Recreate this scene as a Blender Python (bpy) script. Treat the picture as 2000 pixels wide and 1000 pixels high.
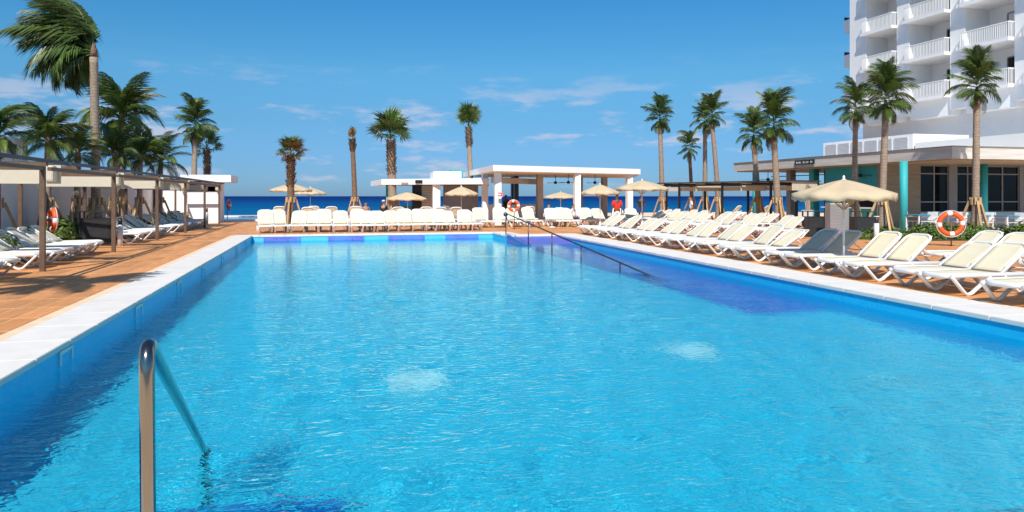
import bpy, bmesh, math, random
import numpy as np
from mathutils import Vector, Matrix, Quaternion
R = math.radians
sc = bpy.context.scene
for o in list(bpy.data.objects): bpy.data.objects.remove(o)

# ------------------------------------------------------------------ camera, sky, sun, exposure
F_PX, EYE = 1400.0, 1.65
YAW = math.atan((1000 - 628) / F_PX)
cam_data = bpy.data.cameras.new('camera')
cam_data.sensor_width = 36.0
cam_data.lens = 36.0 * F_PX / 2000.0
cam_data.shift_y = -(500 - 383) / 2000.0
cam_data.clip_end = 60000
cam = bpy.data.objects.new('camera', cam_data)
sc.collection.objects.link(cam)
cam.location = (0, 0, EYE)
cam.rotation_euler = (R(90), 0, -YAW)
sc.camera = cam

SUN_EL = R(44)
SUN_H = Vector((-0.36, -0.933, 0)).normalized()          # horizontal direction towards the sun
SUN_DIR = Vector((SUN_H.x * math.cos(SUN_EL), SUN_H.y * math.cos(SUN_EL), math.sin(SUN_EL)))
sl = bpy.data.lights.new('sun', 'SUN'); sl.energy = 4.9; sl.angle = R(0.53); sl.color = (1.0, 0.95, 0.87)
sun = bpy.data.objects.new('sun', sl); sc.collection.objects.link(sun)
sun.rotation_euler = (-SUN_DIR).to_track_quat('-Z', 'Y').to_euler()

world = bpy.data.worlds.new('World'); sc.world = world; world.use_nodes = True
wn = world.node_tree.nodes; wl = world.node_tree.links; wn.clear()
sky = wn.new('ShaderNodeTexSky'); sky.sky_type = 'NISHITA'; sky.sun_disc = False
sky.sun_elevation = SUN_EL; sky.sun_rotation = math.atan2(SUN_H.x, SUN_H.y)
sky.altitude = 0; sky.air_density = 1.0; sky.dust_density = 0.3; sky.ozone_density = 3.0
def wnode(t, **k):
    n = wn.new(t)
    for a, b in k.items(): setattr(n, a, b)
    return n
tc = wnode('ShaderNodeTexCoord')
sep = wnode('ShaderNodeSeparateXYZ'); wl.new(tc.outputs['Generated'], sep.inputs[0])
# low cumulus: flat-based puffs, wider than tall, all round the horizon
cxy = wnode('ShaderNodeVectorMath', operation='MULTIPLY'); wl.new(tc.outputs['Generated'], cxy.inputs[0]); cxy.inputs[1].default_value = (7.0, 7.0, 30.0)
def wnoise(scale, detail, rough, w=0.0):
    n = wnode('ShaderNodeTexNoise', noise_dimensions='4D'); wl.new(cxy.outputs[0], n.inputs['Vector'])
    n.inputs['Scale'].default_value = scale; n.inputs['Detail'].default_value = detail
    n.inputs['Roughness'].default_value = rough; n.inputs['W'].default_value = w
    return n
def wramp(src, a, b):
    m = wnode('ShaderNodeMapRange', interpolation_type='SMOOTHSTEP'); wl.new(src, m.inputs['Value'])
    m.inputs['From Min'].default_value = a; m.inputs['From Max'].default_value = b
    return m.outputs[0]
n1 = wnoise(1.25, 6, 0.56, 7.4)
c1 = wramp(n1.outputs['Fac'], 0.515, 0.64)
band = wramp(sep.outputs['Z'], 0.20, 0.085)              # cumulus far out over the sea, thinning overhead
cm = wnode('ShaderNodeMath', operation='MULTIPLY'); wl.new(c1, cm.inputs[0]); wl.new(band, cm.inputs[1])
low = wramp(sep.outputs['Z'], 0.004, 0.03)
cm_ = cm; cm = wnode('ShaderNodeMath', operation='MULTIPLY'); wl.new(cm_.outputs[0], cm.inputs[0]); wl.new(low, cm.inputs[1])
cm2 = wnode('ShaderNodeMath', operation='MULTIPLY'); wl.new(cm.outputs[0], cm2.inputs[0]); cm2.inputs[1].default_value = 0.68
mix = wnode('ShaderNodeMix', data_type='RGBA'); wl.new(cm2.outputs[0], mix.inputs['Factor'])
hs = wnode('ShaderNodeHueSaturation'); wl.new(sky.outputs[0], hs.inputs['Color'])
hs.inputs['Saturation'].default_value = 1.15; hs.inputs['Value'].default_value = 1.0
tint = wnode('ShaderNodeValToRGB'); wl.new(sep.outputs['Z'], tint.inputs[0])   # clean marine air: less red low down, deep blue above
te = tint.color_ramp.elements; te[0].position = 0.0; te[0].color = (.245,.46,.92,1); te[1].position = 1.0; te[1].color = (.95,.92,.90,1)
for ps, c_ in ((.05,(.265,.49,.87,1)), (.10,(.32,.58,.80,1)), (.165,(.40,.76,.89,1)), (.27,(.29,.80,.98,1)), (.5,(.62,.83,.91,1))):
    te.new(ps).color = c_
tm = wnode('ShaderNodeMix', data_type='RGBA', blend_type='MULTIPLY'); tm.inputs['Factor'].default_value = 1.0
wl.new(hs.outputs[0], tm.inputs['A']); wl.new(tint.outputs[0], tm.inputs['B'])
wl.new(tm.outputs['Result'], mix.inputs['A']); mix.inputs['B'].default_value = (5.2, 5.3, 6.4, 1)
bg = wnode('ShaderNodeBackground'); wl.new(mix.outputs['Result'], bg.inputs['Color']); bg.inputs['Strength'].default_value = 0.112
wo = wnode('ShaderNodeOutputWorld'); wl.new(bg.outputs[0], wo.inputs['Surface'])

sc.view_settings.view_transform = 'Standard'; sc.view_settings.look = 'None'
sc.view_settings.exposure = 0.1; sc.view_settings.gamma = 1.0; sc.view_settings.use_curve_mapping = False
sc.cycles.use_denoising = True
sc.cycles.max_bounces = 8; sc.cycles.diffuse_bounces = 3; sc.cycles.glossy_bounces = 4
sc.cycles.transmission_bounces = 6; sc.cycles.transparent_max_bounces = 16
sc.cycles.sample_clamp_indirect = 4.0

# ------------------------------------------------------------------ helpers
col = sc.collection
SIN, COS = math.sin(YAW), math.cos(YAW)
def at(u, d, z=0.0):
    "ground point seen in the photo column u at the distance d in front of the camera"
    l = (u - 1000) / F_PX * d
    return Vector((d * SIN + l * COS, d * COS - l * SIN, z))
def zat(v, d): return EYE - (v - 383) * d / F_PX

class MB:
    def __init__(s): s.v = []; s.f = []
    def add(s, vs, fs):
        o = len(s.v); s.v += [tuple(p) for p in vs]; s.f += [tuple(i + o for i in f) for f in fs]
    def bx(s, x0, x1, y0, y1, z0, z1, M=None):
        vs = [Vector(p) for p in ((x0,y0,z0),(x1,y0,z0),(x1,y1,z0),(x0,y1,z0),(x0,y0,z1),(x1,y0,z1),(x1,y1,z1),(x0,y1,z1))]
        if M is not None: vs = [M @ p for p in vs]
        s.add(vs, [(3,2,1,0),(4,5,6,7),(0,1,5,4),(1,2,6,5),(2,3,7,6),(3,0,4,7)])
    def beam(s, a, b, w, h, up=Vector((0,0,1))):
        a = Vector(a); b = Vector(b); d = (b - a); L = d.length; d.normalize()
        sd = d.cross(up)
        if sd.length < 1e-4: sd = d.cross(Vector((0,1,0)))
        sd.normalize(); u2 = sd.cross(d)
        vs = []
        for p in (a, b):
            for q, r in ((-1,-1),(1,-1),(1,1),(-1,1)): vs.append(p + sd*(q*w/2) + u2*(r*h/2))
        s.add(vs, [(0,1,2,3),(7,6,5,4),(0,4,5,1),(1,5,6,2),(2,6,7,3),(3,7,4,0)])
    def tube(s, pts, rad, n=8, caps=True, flat=1.0, upref=Vector((0,0,1))):
        pts = [Vector(p) for p in pts]; N = len(pts)
        if not hasattr(rad, '__len__'): rad = [rad]*N
        rings = []; prev = None
        for i in range(N):
            t = (pts[min(i+1,N-1)] - pts[max(i-1,0)]).normalized()
            if prev is None:
                a = upref if abs(t.dot(upref)) < .95 else Vector((1,0,0))
                x = t.cross(a).normalized()
            else:
                x = (prev - t*prev.dot(t)).normalized()
            prev = x; y = t.cross(x)
            rings.append([pts[i] + (x*math.cos(2*math.pi*k/n) + y*math.sin(2*math.pi*k/n)*flat)*rad[i] for k in range(n)])
        vs = [p for r in rings for p in r]; fs = []
        for i in range(N-1):
            for k in range(n):
                a = i*n+k; b = i*n+(k+1)%n
                fs.append((a, b, b+n, a+n))
        if caps: fs.append(tuple(range(n-1,-1,-1))); fs.append(tuple((N-1)*n+k for k in range(n)))
        s.add(vs, fs)
    def lathe(s, prof, n=16, c=(0,0,0), caps=True):
        vs = []; fs = []
        for r, z in prof:
            for k in range(n): vs.append((c[0]+r*math.cos(2*math.pi*k/n), c[1]+r*math.sin(2*math.pi*k/n), c[2]+z))
        for i in range(len(prof)-1):
            for k in range(n):
                a = i*n+k; b = i*n+(k+1)%n; fs.append((a,b,b+n,a+n))
        if caps: fs.append(tuple(range(n-1,-1,-1))); fs.append(tuple((len(prof)-1)*n+k for k in range(n)))
        s.add(vs, fs)
    def prism(s, poly, z0, z1):
        n = len(poly); vs = [(x,y,z0) for x,y in poly] + [(x,y,z1) for x,y in poly]
        s.add(vs, [tuple(range(n-1,-1,-1)), tuple(range(n,2*n))] + [(i,(i+1)%n,(i+1)%n+n,i+n) for i in range(n)])
    def mesh(s, name, m, smooth=False):
        me = bpy.data.meshes.new(name); me.from_pydata(s.v, [], s.f)
        if m: me.materials.append(m)
        if smooth: me.polygons.foreach_set('use_smooth', [True]*len(me.polygons))
        me.update(); return me
    def build(s, name, m, parent=None, smooth=False, bevel=0.0):
        me = s.mesh(name, m, smooth)
        if bevel:
            bm = bmesh.new(); bm.from_mesh(me)
            bmesh.ops.bevel(bm, geom=[e for e in bm.edges], offset=bevel, segments=2, affect='EDGES', profile=.5, clamp_overlap=True)
            bm.to_mesh(me); bm.free()
        return put(name, me, parent)

def put(name, me, parent=None, loc=None, rot=None):
    o = bpy.data.objects.new(name, me); col.objects.link(o)
    if parent is not None: o.parent = parent
    if loc is not None: o.location = loc
    if rot is not None: o.rotation_euler = rot
    return o
def tag(o, label=None, cat=None, group=None, kind=None):
    if label: o['label'] = label
    if cat: o['category'] = cat
    if group: o['group'] = group
    if kind: o['kind'] = kind
    return o
def thing(name, label, cat, loc=(0,0,0), rz=0.0, group=None, kind=None):
    o = bpy.data.objects.new(name, None); col.objects.link(o)
    o.location = loc; o.rotation_euler = (0,0,rz); o.empty_display_size = .2
    return tag(o, label, cat, group, kind)
def copy_tree(o, parent=None):
    c = o.copy(); col.objects.link(c); c.parent = parent
    for ch in o.children: copy_tree(ch, c)
    return c
ORD = ['first','second','third','fourth','fifth','sixth','seventh','eighth','ninth','tenth','eleventh','twelfth','thirteenth',
       'fourteenth','fifteenth','sixteenth','seventeenth','eighteenth','nineteenth','twentieth','twenty-first','twenty-second',
       'twenty-third','twenty-fourth','twenty-fifth','twenty-sixth','twenty-seventh','twenty-eighth','twenty-ninth','thirtieth']

# ------------------------------------------------------------------ materials
MATS = {}
class NT:
    def __init__(s, name):
        s.m = bpy.data.materials.new(name); s.m.use_nodes = True; s.t = s.m.node_tree
        s.b = s.t.nodes['Principled BSDF']; s.out = s.t.nodes['Material Output']
    def n(s, t, **k):
        x = s.t.nodes.new(t)
        for a, b in k.items(): setattr(x, a, b)
        return x
    def l(s, a, b): s.t.links.new(a, b)
    def coord(s, kind='Object'):
        if kind == 'World': return s.n('ShaderNodeNewGeometry').outputs['Position']
        return s.n('ShaderNodeTexCoord').outputs[kind]
    def noise(s, vec, scale, detail=3, rough=.55):
        x = s.n('ShaderNodeTexNoise'); s.l(vec, x.inputs['Vector']); x.inputs['Scale'].default_value = scale
        x.inputs['Detail'].default_value = detail; x.inputs['Roughness'].default_value = rough; return x.outputs['Fac']
    def scaled(s, vec, sx, sy, sz):
        x = s.n('ShaderNodeVectorMath', operation='MULTIPLY'); s.l(vec, x.inputs[0]); x.inputs[1].default_value = (sx,sy,sz); return x.outputs[0]
    def rng(s, v, a, b, c=0., d=1.):
        x = s.n('ShaderNodeMapRange'); s.l(v, x.inputs['Value'])
        for q, w in zip(('From Min','From Max','To Min','To Max'), (a,b,c,d)): x.inputs[q].default_value = w
        return x.outputs[0]
    def mix(s, f, a, b, blend='MIX'):
        x = s.n('ShaderNodeMix', data_type='RGBA', blend_type=blend)
        for key, v in (('Factor', f), ('A', a), ('B', b)):
            i = x.inputs[key] if key == 'Factor' else [q for q in x.inputs if q.name == key and q.type == 'RGBA'][0]
            if hasattr(v, 'is_linked'): s.l(v, i)
            elif isinstance(v, (int, float)): i.default_value = v
            else: i.default_value = (*v, 1)
        return [q for q in x.outputs if q.type == 'RGBA'][0]
    def bump(s, h, strength, dist=.02):
        x = s.n('ShaderNodeBump'); x.inputs['Strength'].default_value = strength; x.inputs['Distance'].default_value = dist
        s.l(h, x.inputs['Height']); s.l(x.outputs[0], s.b.inputs['Normal'])
    def base(s, c):
        if hasattr(c, 'is_linked'): s.l(c, s.b.inputs['Base Color'])
        else: s.b.inputs['Base Color'].default_value = (*c, 1)
    def set(s, **k):
        for a, v in k.items(): s.b.inputs[a.replace('_', ' ')].default_value = v
def pmat(name, c, rough=.6, var=.12, scale=3.0, metal=0., bump=0., bscale=40., dirt=None, spec=.5, stretch=(1,1,1), coord='Object', rnd=0.0):
    t = NT(name); v = t.scaled(t.coord(coord), *stretch)
    n = t.noise(v, scale, 4)
    lo = tuple(max(0, x*(1-var)) for x in c); hi = tuple(min(1, x*(1+var)) for x in c)
    cc = t.mix(t.rng(n, .3, .7), lo, hi)
    if dirt: cc = t.mix(t.rng(t.noise(v, scale*.37, 5, .65), .52, .75, 0, .6), cc, dirt)
    if rnd:
        oi = t.n('ShaderNodeObjectInfo').outputs['Random']
        hsv = t.n('ShaderNodeHueSaturation'); t.l(cc, hsv.inputs['Color']); t.l(t.rng(oi, 0, 1, 1-rnd, 1+rnd), hsv.inputs['Value']); cc = hsv.outputs[0]
    t.base(cc); t.set(Roughness=rough, Metallic=metal); t.b.inputs['Specular IOR Level'].default_value = spec
    if bump: t.bump(t.noise(v, bscale, 4), bump)
    MATS[name] = t.m; return t.m

def mosaic(name, cols, grout, cell=.05, rough=.35, patch=.25):
    "small glass mosaic: every stone takes one of a few tints"
    t = NT(name); p = t.coord('World'); s = t.scaled(p, 1/cell, 1/cell, 1/cell)
    fl = t.n('ShaderNodeVectorMath', operation='FLOOR'); t.l(s, fl.inputs[0])
    wn_ = t.n('ShaderNodeTexWhiteNoise', noise_dimensions='3D'); t.l(fl.outputs[0], wn_.inputs['Vector'])
    c = t.mix(wn_.outputs['Value'], cols[0], cols[1])
    c = t.mix(t.rng(t.noise(p, patch*4, 3), .42, .62), c, cols[2] if len(cols) > 2 else cols[1])
    t.base(c); t.set(Roughness=rough); MATS[name] = t.m; return t.m

M_wallblue = mosaic('wall_mosaic', [(.010,.48,.88), (.02,.58,.96), (.015,.53,.92)], None)  # deeper blue carries the shade of the side walls in its colour
M_wall_lit = mosaic('lit_wall_mosaic', [(.08,.48,.74), (.14,.58,.82), (.10,.53,.78)], None)  # paler copy of the wall tile: sunlight on the far wall put into colour
M_pool = mosaic('pool_mosaic', [(.045,.56,.75), (.08,.67,.85), (.06,.61,.80)], None)
M_ramp = mosaic('ramp_mosaic', [(.05,.10,.52), (.11,.20,.66), (.16,.13,.55)], None, .05)
M_patch = mosaic('violet_mosaic', [(.09,.13,.54), (.19,.22,.63), (.12,.26,.72)], None, .05)
M_step = mosaic('step_mosaic', [(.0,.10,.42), (.01,.20,.60), (.0,.15,.5)], None, .05)
M_coping = pmat('coping_stone', (.76,.735,.70), .75, .05, 2.5, bump=.08, bscale=60, dirt=(.62,.59,.54), coord='World')
M_white = pmat('white_render', (.86,.855,.845), .8, .03, .8, bump=.04, bscale=30, coord='World')
M_grey_wall = pmat('weathered_render', (.66,.655,.66), .85, .05, .6, dirt=(.56,.55,.55), coord='World')
M_plastic = pmat('white_resin', (.80,.80,.79), .38, .02, 4)
M_sling = None
M_brown = pmat('brown_metal', (.13,.075,.042), .5, .2, 6)
M_black = pmat('black_metal', (.018,.017,.017), .45, .2, 6)
M_roofdark = pmat('dark_roof_sheet', (.05,.052,.065), .5, .15, 3)
def canvas(name, c, tr=.35):
    t = NT(name); o = t.coord('Object'); cc = t.mix(t.rng(t.noise(o, 4, 4), .3, .7), tuple(x*.94 for x in c), c); t.base(cc); t.set(Roughness=.85)
    ts = t.n('ShaderNodeBsdfTranslucent'); t.l(cc, ts.inputs['Color']); mx = t.n('ShaderNodeMixShader'); mx.inputs[0].default_value = tr
    t.bump(t.noise(o, 9, 3), .15); t.l(t.b.outputs[0], mx.inputs[1]); t.l(ts.outputs[0], mx.inputs[2]); t.l(mx.outputs[0], t.out.inputs['Surface']); return t.m
M_cream = canvas('cream_canvas', (.82,.76,.63)); M_canvas = canvas('beige_canvas', (.74,.60,.40), .22)
M_steel = pmat('brushed_steel', (.31,.28,.245), .16, .10, 30, metal=1., stretch=(1,1,.05))
M_darksteel = pmat('dark_steel', (.07,.085,.10), .35, .1, 20, metal=.6)
M_timber = pmat('prop_timber', (.50,.33,.165), .75, .25, 8, stretch=(3,3,.6), rnd=.2)
M_trunk = None
M_teal = pmat('teal_paint', (.03,.40,.42), .6, .06, 1.5)
M_glass = NT('dark_window_glass'); M_glass.base((.006,.007,.009)); M_glass.set(Roughness=.05); M_glass.b.inputs['Specular IOR Level'].default_value = .28; M_glass = M_glass.m
M_orange = pmat('orange_buoy', (.80,.10,.015), .5, .08, 6)
M_fascia = pmat('board_marked_concrete', (.62,.59,.54), .8, .15, 1.6, bump=.2, bscale=20, dirt=(.46,.42,.38), stretch=(.3,.3,5), coord='World')
M_woodwall = pmat('timber_cladding', (.28,.225,.16), .7, .2, 2, stretch=(.3,.3,6), coord='World')
M_soffit = pmat('timber_soffit', (.42,.30,.19), .7, .15, 2, coord='World')
M_greyframe = pmat('grey_frame', (.24,.23,.23), .5, .08, 3)
M_louvre = pmat('louvre_grey', (.60,.60,.63), .6, .04, 3)
M_sign = pmat('sign_black', (.012,.012,.012), .5, .05, 5)
M_letter = pmat('sign_white', (.75,.74,.70), .6, .02, 5)
M_soil = pmat('planter_soil', (.09,.055,.03), .95, .3, 4, bump=.5, bscale=20, coord='World')
M_lamp = pmat('lamp_head', (.03,.03,.035), .4, .1, 8)
M_bollard = pmat('bollard_grey', (.62,.61,.60), .5, .05, 5)
M_blueplas = pmat('blue_table_top', (.03,.28,.42), .4, .06, 5)

def _sling():
    t = NT('cream_sling'); o = t.coord('Object')
    w1 = t.n('ShaderNodeTexWave', wave_type='BANDS', bands_direction='Y'); t.l(o, w1.inputs['Vector']); w1.inputs['Scale'].default_value = 60
    c = t.mix(t.rng(t.noise(o, 3), .3, .7), (.72,.65,.465), (.77,.71,.53))
    oi = t.n('ShaderNodeObjectInfo').outputs['Random']
    hsv = t.n('ShaderNodeHueSaturation'); t.l(c, hsv.inputs['Color']); t.l(t.rng(oi,0,1,.94,1.03), hsv.inputs['Value'])
    t.base(hsv.outputs[0]); t.set(Roughness=.8); t.bump(w1.outputs['Fac'], .15, .003)
    t.b.inputs['Specular IOR Level'].default_value = .25
    return t.m
M_sling = _sling()
def _trunk(name, a, b, ring=26):
    t = NT(name); o = t.coord('Object')
    w = t.n('ShaderNodeTexWave', wave_type='BANDS', bands_direction='Z', wave_profile='SAW'); t.l(o, w.inputs['Vector'])
    w.inputs['Scale'].default_value = ring/10; w.inputs['Distortion'].default_value = 1.2; w.inputs['Detail'].default_value = 2
    n = t.noise(o, 9, 5, .65)
    c = t.mix(t.rng(n, .3, .7), a, b)
    c = t.mix(t.rng(w.outputs['Fac'], .75, 1.0, 0, .6), c, tuple(x*.4 for x in a))
    t.base(c); t.set(Roughness=.9); t.bump(w.outputs['Fac'], .6, .03); return t.m
M_trunk = _trunk('palm_trunk', (.26,.19,.135), (.42,.33,.25))
M_trunk2 = _trunk('brown_palm_trunk', (.15,.085,.05), (.30,.19,.12))
def _leaf(name, a, b, tr=.25):
    t = NT(name); o = t.coord('Object')
    oi = t.n('ShaderNodeObjectInfo').outputs['Random']
    c = t.mix(t.rng(t.noise(o, 5), .3, .7), a, b)
    hsv = t.n('ShaderNodeHueSaturation'); t.l(c, hsv.inputs['Color']); t.l(t.rng(oi,0,1,.6,1.35), hsv.inputs['Value'])
    t.l(t.rng(oi,0,1,.485,.515), hsv.inputs['Hue'])
    t.base(hsv.outputs[0]); t.set(Roughness=.42)
    ts = t.n('ShaderNodeBsdfTranslucent'); t.l(hsv.outputs[0], ts.inputs['Color'])
    mx = t.n('ShaderNodeMixShader'); mx.inputs[0].default_value = tr
    t.l(t.b.outputs[0], mx.inputs[1]); t.l(ts.outputs[0], mx.inputs[2]); t.l(mx.outputs[0], t.out.inputs['Surface'])
    return t.m
M_leaf = _leaf('palm_leaf', (.048,.088,.016), (.11,.16,.032))
M_leaf_y = _leaf('young_palm_leaf', (.09,.14,.02), (.17,.22,.045), .35)
M_leaf_dry = _leaf('dry_palm_leaf', (.16,.085,.035), (.30,.18,.07))
M_shrub = _leaf('shrub_leaf', (.05,.12,.015), (.18,.24,.04), .3)
def _tile():
    t = NT('terracotta_plank'); p = t.coord('World')
    sx = t.scaled(p, 1/TILE_W, 1/TILE_L, 0)
    fl = t.n('ShaderNodeVectorMath', operation='FLOOR'); t.l(sx, fl.inputs[0])
    w = t.n('ShaderNodeTexWhiteNoise', noise_dimensions='3D'); t.l(fl.outputs[0], w.inputs['Vector'])
    off = t.n('ShaderNodeVectorMath', operation='MULTIPLY_ADD'); t.l(w.outputs['Color'], off.inputs[0]); off.inputs[1].default_value = (40,40,40); t.l(p, off.inputs[2])
    g = t.noise(t.scaled(off.outputs[0], 9, .8, 1), 2.2, 5, .62)
    c = t.mix(t.rng(g, .3, .72), (.74,.345,.125), (.55,.225,.075))
    hsv = t.n('ShaderNodeHueSaturation'); t.l(c, hsv.inputs['Color']); t.l(t.rng(w.outputs['Value'],0,1,.82,1.16), hsv.inputs['Value'])
    st = t.rng(t.noise(p, .5, 4, .6), .5, .75, 0, .25)
    t.base(t.mix(st, hsv.outputs[0], (.58,.33,.17))); t.set(Roughness=.62); t.bump(g, .12, .01); return t.m
TILE_W, TILE_L = .335, 1.005
M_tile = _tile()
M_grout = pmat('pale_grout', (.84,.62,.42), .9, .1, 4, coord='World')
M_skin = pmat('tanned_skin', (.42,.21,.12), .55, .1, 8)
M_skin_d = pmat('dark_skin', (.12,.055,.03), .5, .1, 8)
M_hair = pmat('dark_hair', (.012,.009,.008), .5, .2, 20)
M_red = pmat('red_cloth', (.72,.025,.012), .8, .08, 10)
M_cloth_w = pmat('white_cloth', (.74,.73,.72), .8, .04, 10)
M_cloth_k = pmat('black_cloth', (.018,.018,.024), .85, .1, 10)
M_khaki = pmat('khaki_cloth', (.45,.44,.30), .85, .08, 10)
M_navy = pmat('navy_cloth', (.03,.05,.16), .85, .08, 10)

# ------------------------------------------------------------------ the setting: sea, deck, pool
def _sea():
    t = NT('sea_water'); p = t.coord('World')
    sp = t.n('ShaderNodeSeparateXYZ'); t.l(p, sp.inputs[0])
    nn = t.noise(t.scaled(p, .0006, .004, 1), 1.0, 4)
    ad = t.n('ShaderNodeMath', operation='MULTIPLY_ADD'); t.l(nn, ad.inputs[0]); ad.inputs[1].default_value = 500; t.l(sp.outputs['Y'], ad.inputs[2])
    cr = t.n('ShaderNodeValToRGB'); t.l(t.rng(ad.outputs[0], 0, 3200), cr.inputs[0])
    e = cr.color_ramp.elements; e[0].position = .14; e[0].color = (.001,.125,.29,1); e[1].position = .85; e[1].color = (.0005,.020,.145,1)
    x = e.new(.30); x.color = (.0008,.075,.235,1)
    x = e.new(.45); x.color = (.0006,.040,.185,1)
    t.base(cr.outputs[0]); t.set(Roughness=.55); t.b.inputs['Specular IOR Level'].default_value = .02
    t.bump(t.noise(t.scaled(p, .25, .8, 1), 1., 4), .6, 1.0); return t.m
mb = MB(); xs_ = [-30000, 30000]
mb.add([(-30000, 66, -6), (30000, 66, -6), (30000, 45000, -6), (-30000, 45000, -6)], [(0,1,2,3)])
tag(mb.build('sea', _sea()), kind='structure')

PL, PN, PF, FLOOR_Z, WATER_Z = -2.78, 2.8, 31.3, -1.5, -.22
def PR(y): return 8.83 + .041*(y - 8.6)          # the right-hand wall runs slightly outwards
RAMP_X, RAMP_Y, RAMP_END = 7.42, 28.8, 11.2
CW = .70; CWR = .98
gz = -.005
deck = MB()
def flat(b, poly, z): b.add([(x,y,z) for x,y in poly], [tuple(range(len(poly)))])
flat(deck, [(-12,-6),(PL-CW+.02,-6),(PL-CW+.02,66),(-12,66)], gz)
flat(deck, [(PL-CW+.02,PF+CW-.02),(48,PF+CW-.02),(48,66),(PL-CW+.02,66)], gz)
flat(deck, [(PR(-6)+CWR-.02,-6),(48,-6),(48,PF+CW-.02),(PR(PF+CW)+CWR-.02,PF+CW-.02)], gz)
flat(deck, [(RAMP_X+CW-.02,RAMP_Y+CW-.02),(PR(RAMP_Y)+CWR-.02,RAMP_Y+CW-.02),(PR(PF+CW)+CWR-.02,PF+CW-.02),(RAMP_X+CW-.02,PF+CW-.02)], gz)
flat(deck, [(PL-CW+.02,-6),(PR(-6)+CWR-.02,-6),(PR(PN)+CWR-.02,PN-CW+.02),(PL-CW+.02,PN-CW+.02)], gz)
deck_o = tag(deck.build('deck', M_grout), kind='structure')
# terrace slab under the deck and its sea-side face
mb = MB(); mb.bx(-12, 48, 65.0, 66, -7, gz-.004); tag(mb.build('terrace_wall', M_white), 'white retaining wall at the sea end of the terrace', 'wall')

def in_deck(x0, x1, y0, y1):
    xm, ym = (x0+x1)/2, (y0+y1)/2
    if PL-CW < x1 and x0 < PL-CW+.01 and ym < PF+CW: return False
    if xm < PL-CW: return True
    if y0 >= PF+CW: return True
    if x0 >= max(PR(y0),PR(y1))+CWR: return True
    if y0 >= RAMP_Y+CW and x0 >= RAMP_X+CW: return True
    return False
tiles = []
i0 = int(-12/TILE_W); i1 = int(30/TILE_W); j0 = int(5/TILE_L); j1 = int(50/TILE_L)
gp = .010
for i in range(i0, i1):
    for j in range(j0, j1):
        x0, x1, y0, y1 = i*TILE_W+gp, (i+1)*TILE_W-gp, j*TILE_L+gp, (j+1)*TILE_L-gp
        if not in_deck(x0, x1, y0, y1): continue
        xm, ym = (x0+x1)/2, (y0+y1)/2
        d = xm*SIN + ym*COS
        if d < 4: continue
        u = 1000 + F_PX*(xm*COS - ym*SIN)/d
        if u < -150 or u > 2150: continue
        vis = -30 < u < 2030 and not (xm < -6.3) and not (10.0 < xm < 11.6)
        tiles.append((d if vis else d+100, i, j))
tiles.sort()
mb = MB(); a, b = TILE_W/2-gp, TILE_L/2-gp; c = .003
def tile_geo(b_, cx, cy):
    b_.add([(cx-a,cy-b,gz),(cx+a,cy-b,gz),(cx+a,cy+b,gz),(cx-a,cy+b,gz),(cx-a+c,cy-b+c,0),(cx+a-c,cy-b+c,0),(cx+a-c,cy+b-c,0),(cx-a+c,cy+b-c,0)],
           [(4,5,6,7),(0,1,5,4),(1,2,6,5),(2,3,7,6),(3,0,4,7)])
tile_geo(mb, 0, 0); tile_me = mb.mesh('deck_tile', M_tile)
for _, i, j in tiles[:300]: put('deck_tile', tile_me, deck_o, ((i+.5)*TILE_W, (j+.5)*TILE_L, 0))
mb = MB()
for _, i, j in tiles[300:]: tile_geo(mb, (i+.5)*TILE_W, (j+.5)*TILE_L)
tag(mb.build('deck_tiles_beyond', M_tile, deck_o), kind='stuff')

pool = tag(thing('swimming_pool', None, None), kind='structure')
mb = MB(); mb.add([(PL,PN,FLOOR_Z),(PR(PN),PN,FLOOR_Z),(PR(PF),PF,FLOOR_Z),(PL,PF,FLOOR_Z)], [(0,1,2,3)]); recv = [mb.build('pool_floor', M_pool, pool)]
def wall(pts, m=M_wallblue, z0=FLOOR_Z, z1=-.04, name='pool_wall'):
    b_ = MB(); (xa,ya),(xb,yb) = pts; b_.add([(xa,ya,z0),(xb,yb,z0),(xb,yb,z1),(xa,ya,z1)], [(0,1,2,3)])
    o = b_.build(name, m, pool); recv.append(o); return o
wall([(PL,PN),(PL,PF)]); wall([(PL,PF),(RAMP_X,PF)], M_wall_lit); wall([(RAMP_X,PF),(RAMP_X,RAMP_Y)])
wall([(PR(RAMP_Y),RAMP_Y),(PR(PN),PN)]); wall([(PR(PN),PN),(PL,PN)])
mb = MB()                                            # sloping entry ramp
xr0, xr1 = PR(RAMP_Y), PR(RAMP_END)
mb.add([(RAMP_X,RAMP_Y,-.03),(xr0,RAMP_Y,-.03),(xr1,RAMP_END,FLOOR_Z+.002),(RAMP_X,RAMP_END,FLOOR_Z+.002),(RAMP_X,RAMP_Y,FLOOR_Z)],
       [(0,3,2,1),(0,4,3)])
recv.append(mb.build('entry_ramp', M_ramp, pool))
mb = MB(); mb.beam((RAMP_X+.06,RAMP_Y+.0,.0),(RAMP_X+.06,RAMP_END+3,FLOOR_Z+.03+.34), .12, .10); recv.append(mb.build('ramp_kerb', M_step, pool))
mb = MB()                                            # ledge along the foot of the right wall above the ramp
for k in range(4):                                   # entry steps below the near handrail
    mb.bx(PL+.003, .15, PN+.01 if k == 0 else PN+.68*k, PN+.68*(k+1), FLOOR_Z+.002, -.46-.25*k)
recv.append(mb.build('entry_steps', M_step, pool))
for u0, u1 in ((515,587),(641,711),(758,829),(870,934)):
    dd = PF*1.0
    def X_at(u):
        t = (u-1000)/F_PX; return PF*(SIN + t*COS)/(COS - t*SIN)
    mb = MB(); mb.bx(X_at(u0), X_at(u1), PF-.035, PF-.001, -1.0, -.05)
    recv.append(mb.build('mosaic_panel', M_patch, pool))
mb = MB(); mb.lathe([(.38,0),(.38,.03),(.35,.05)], 28)
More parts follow.
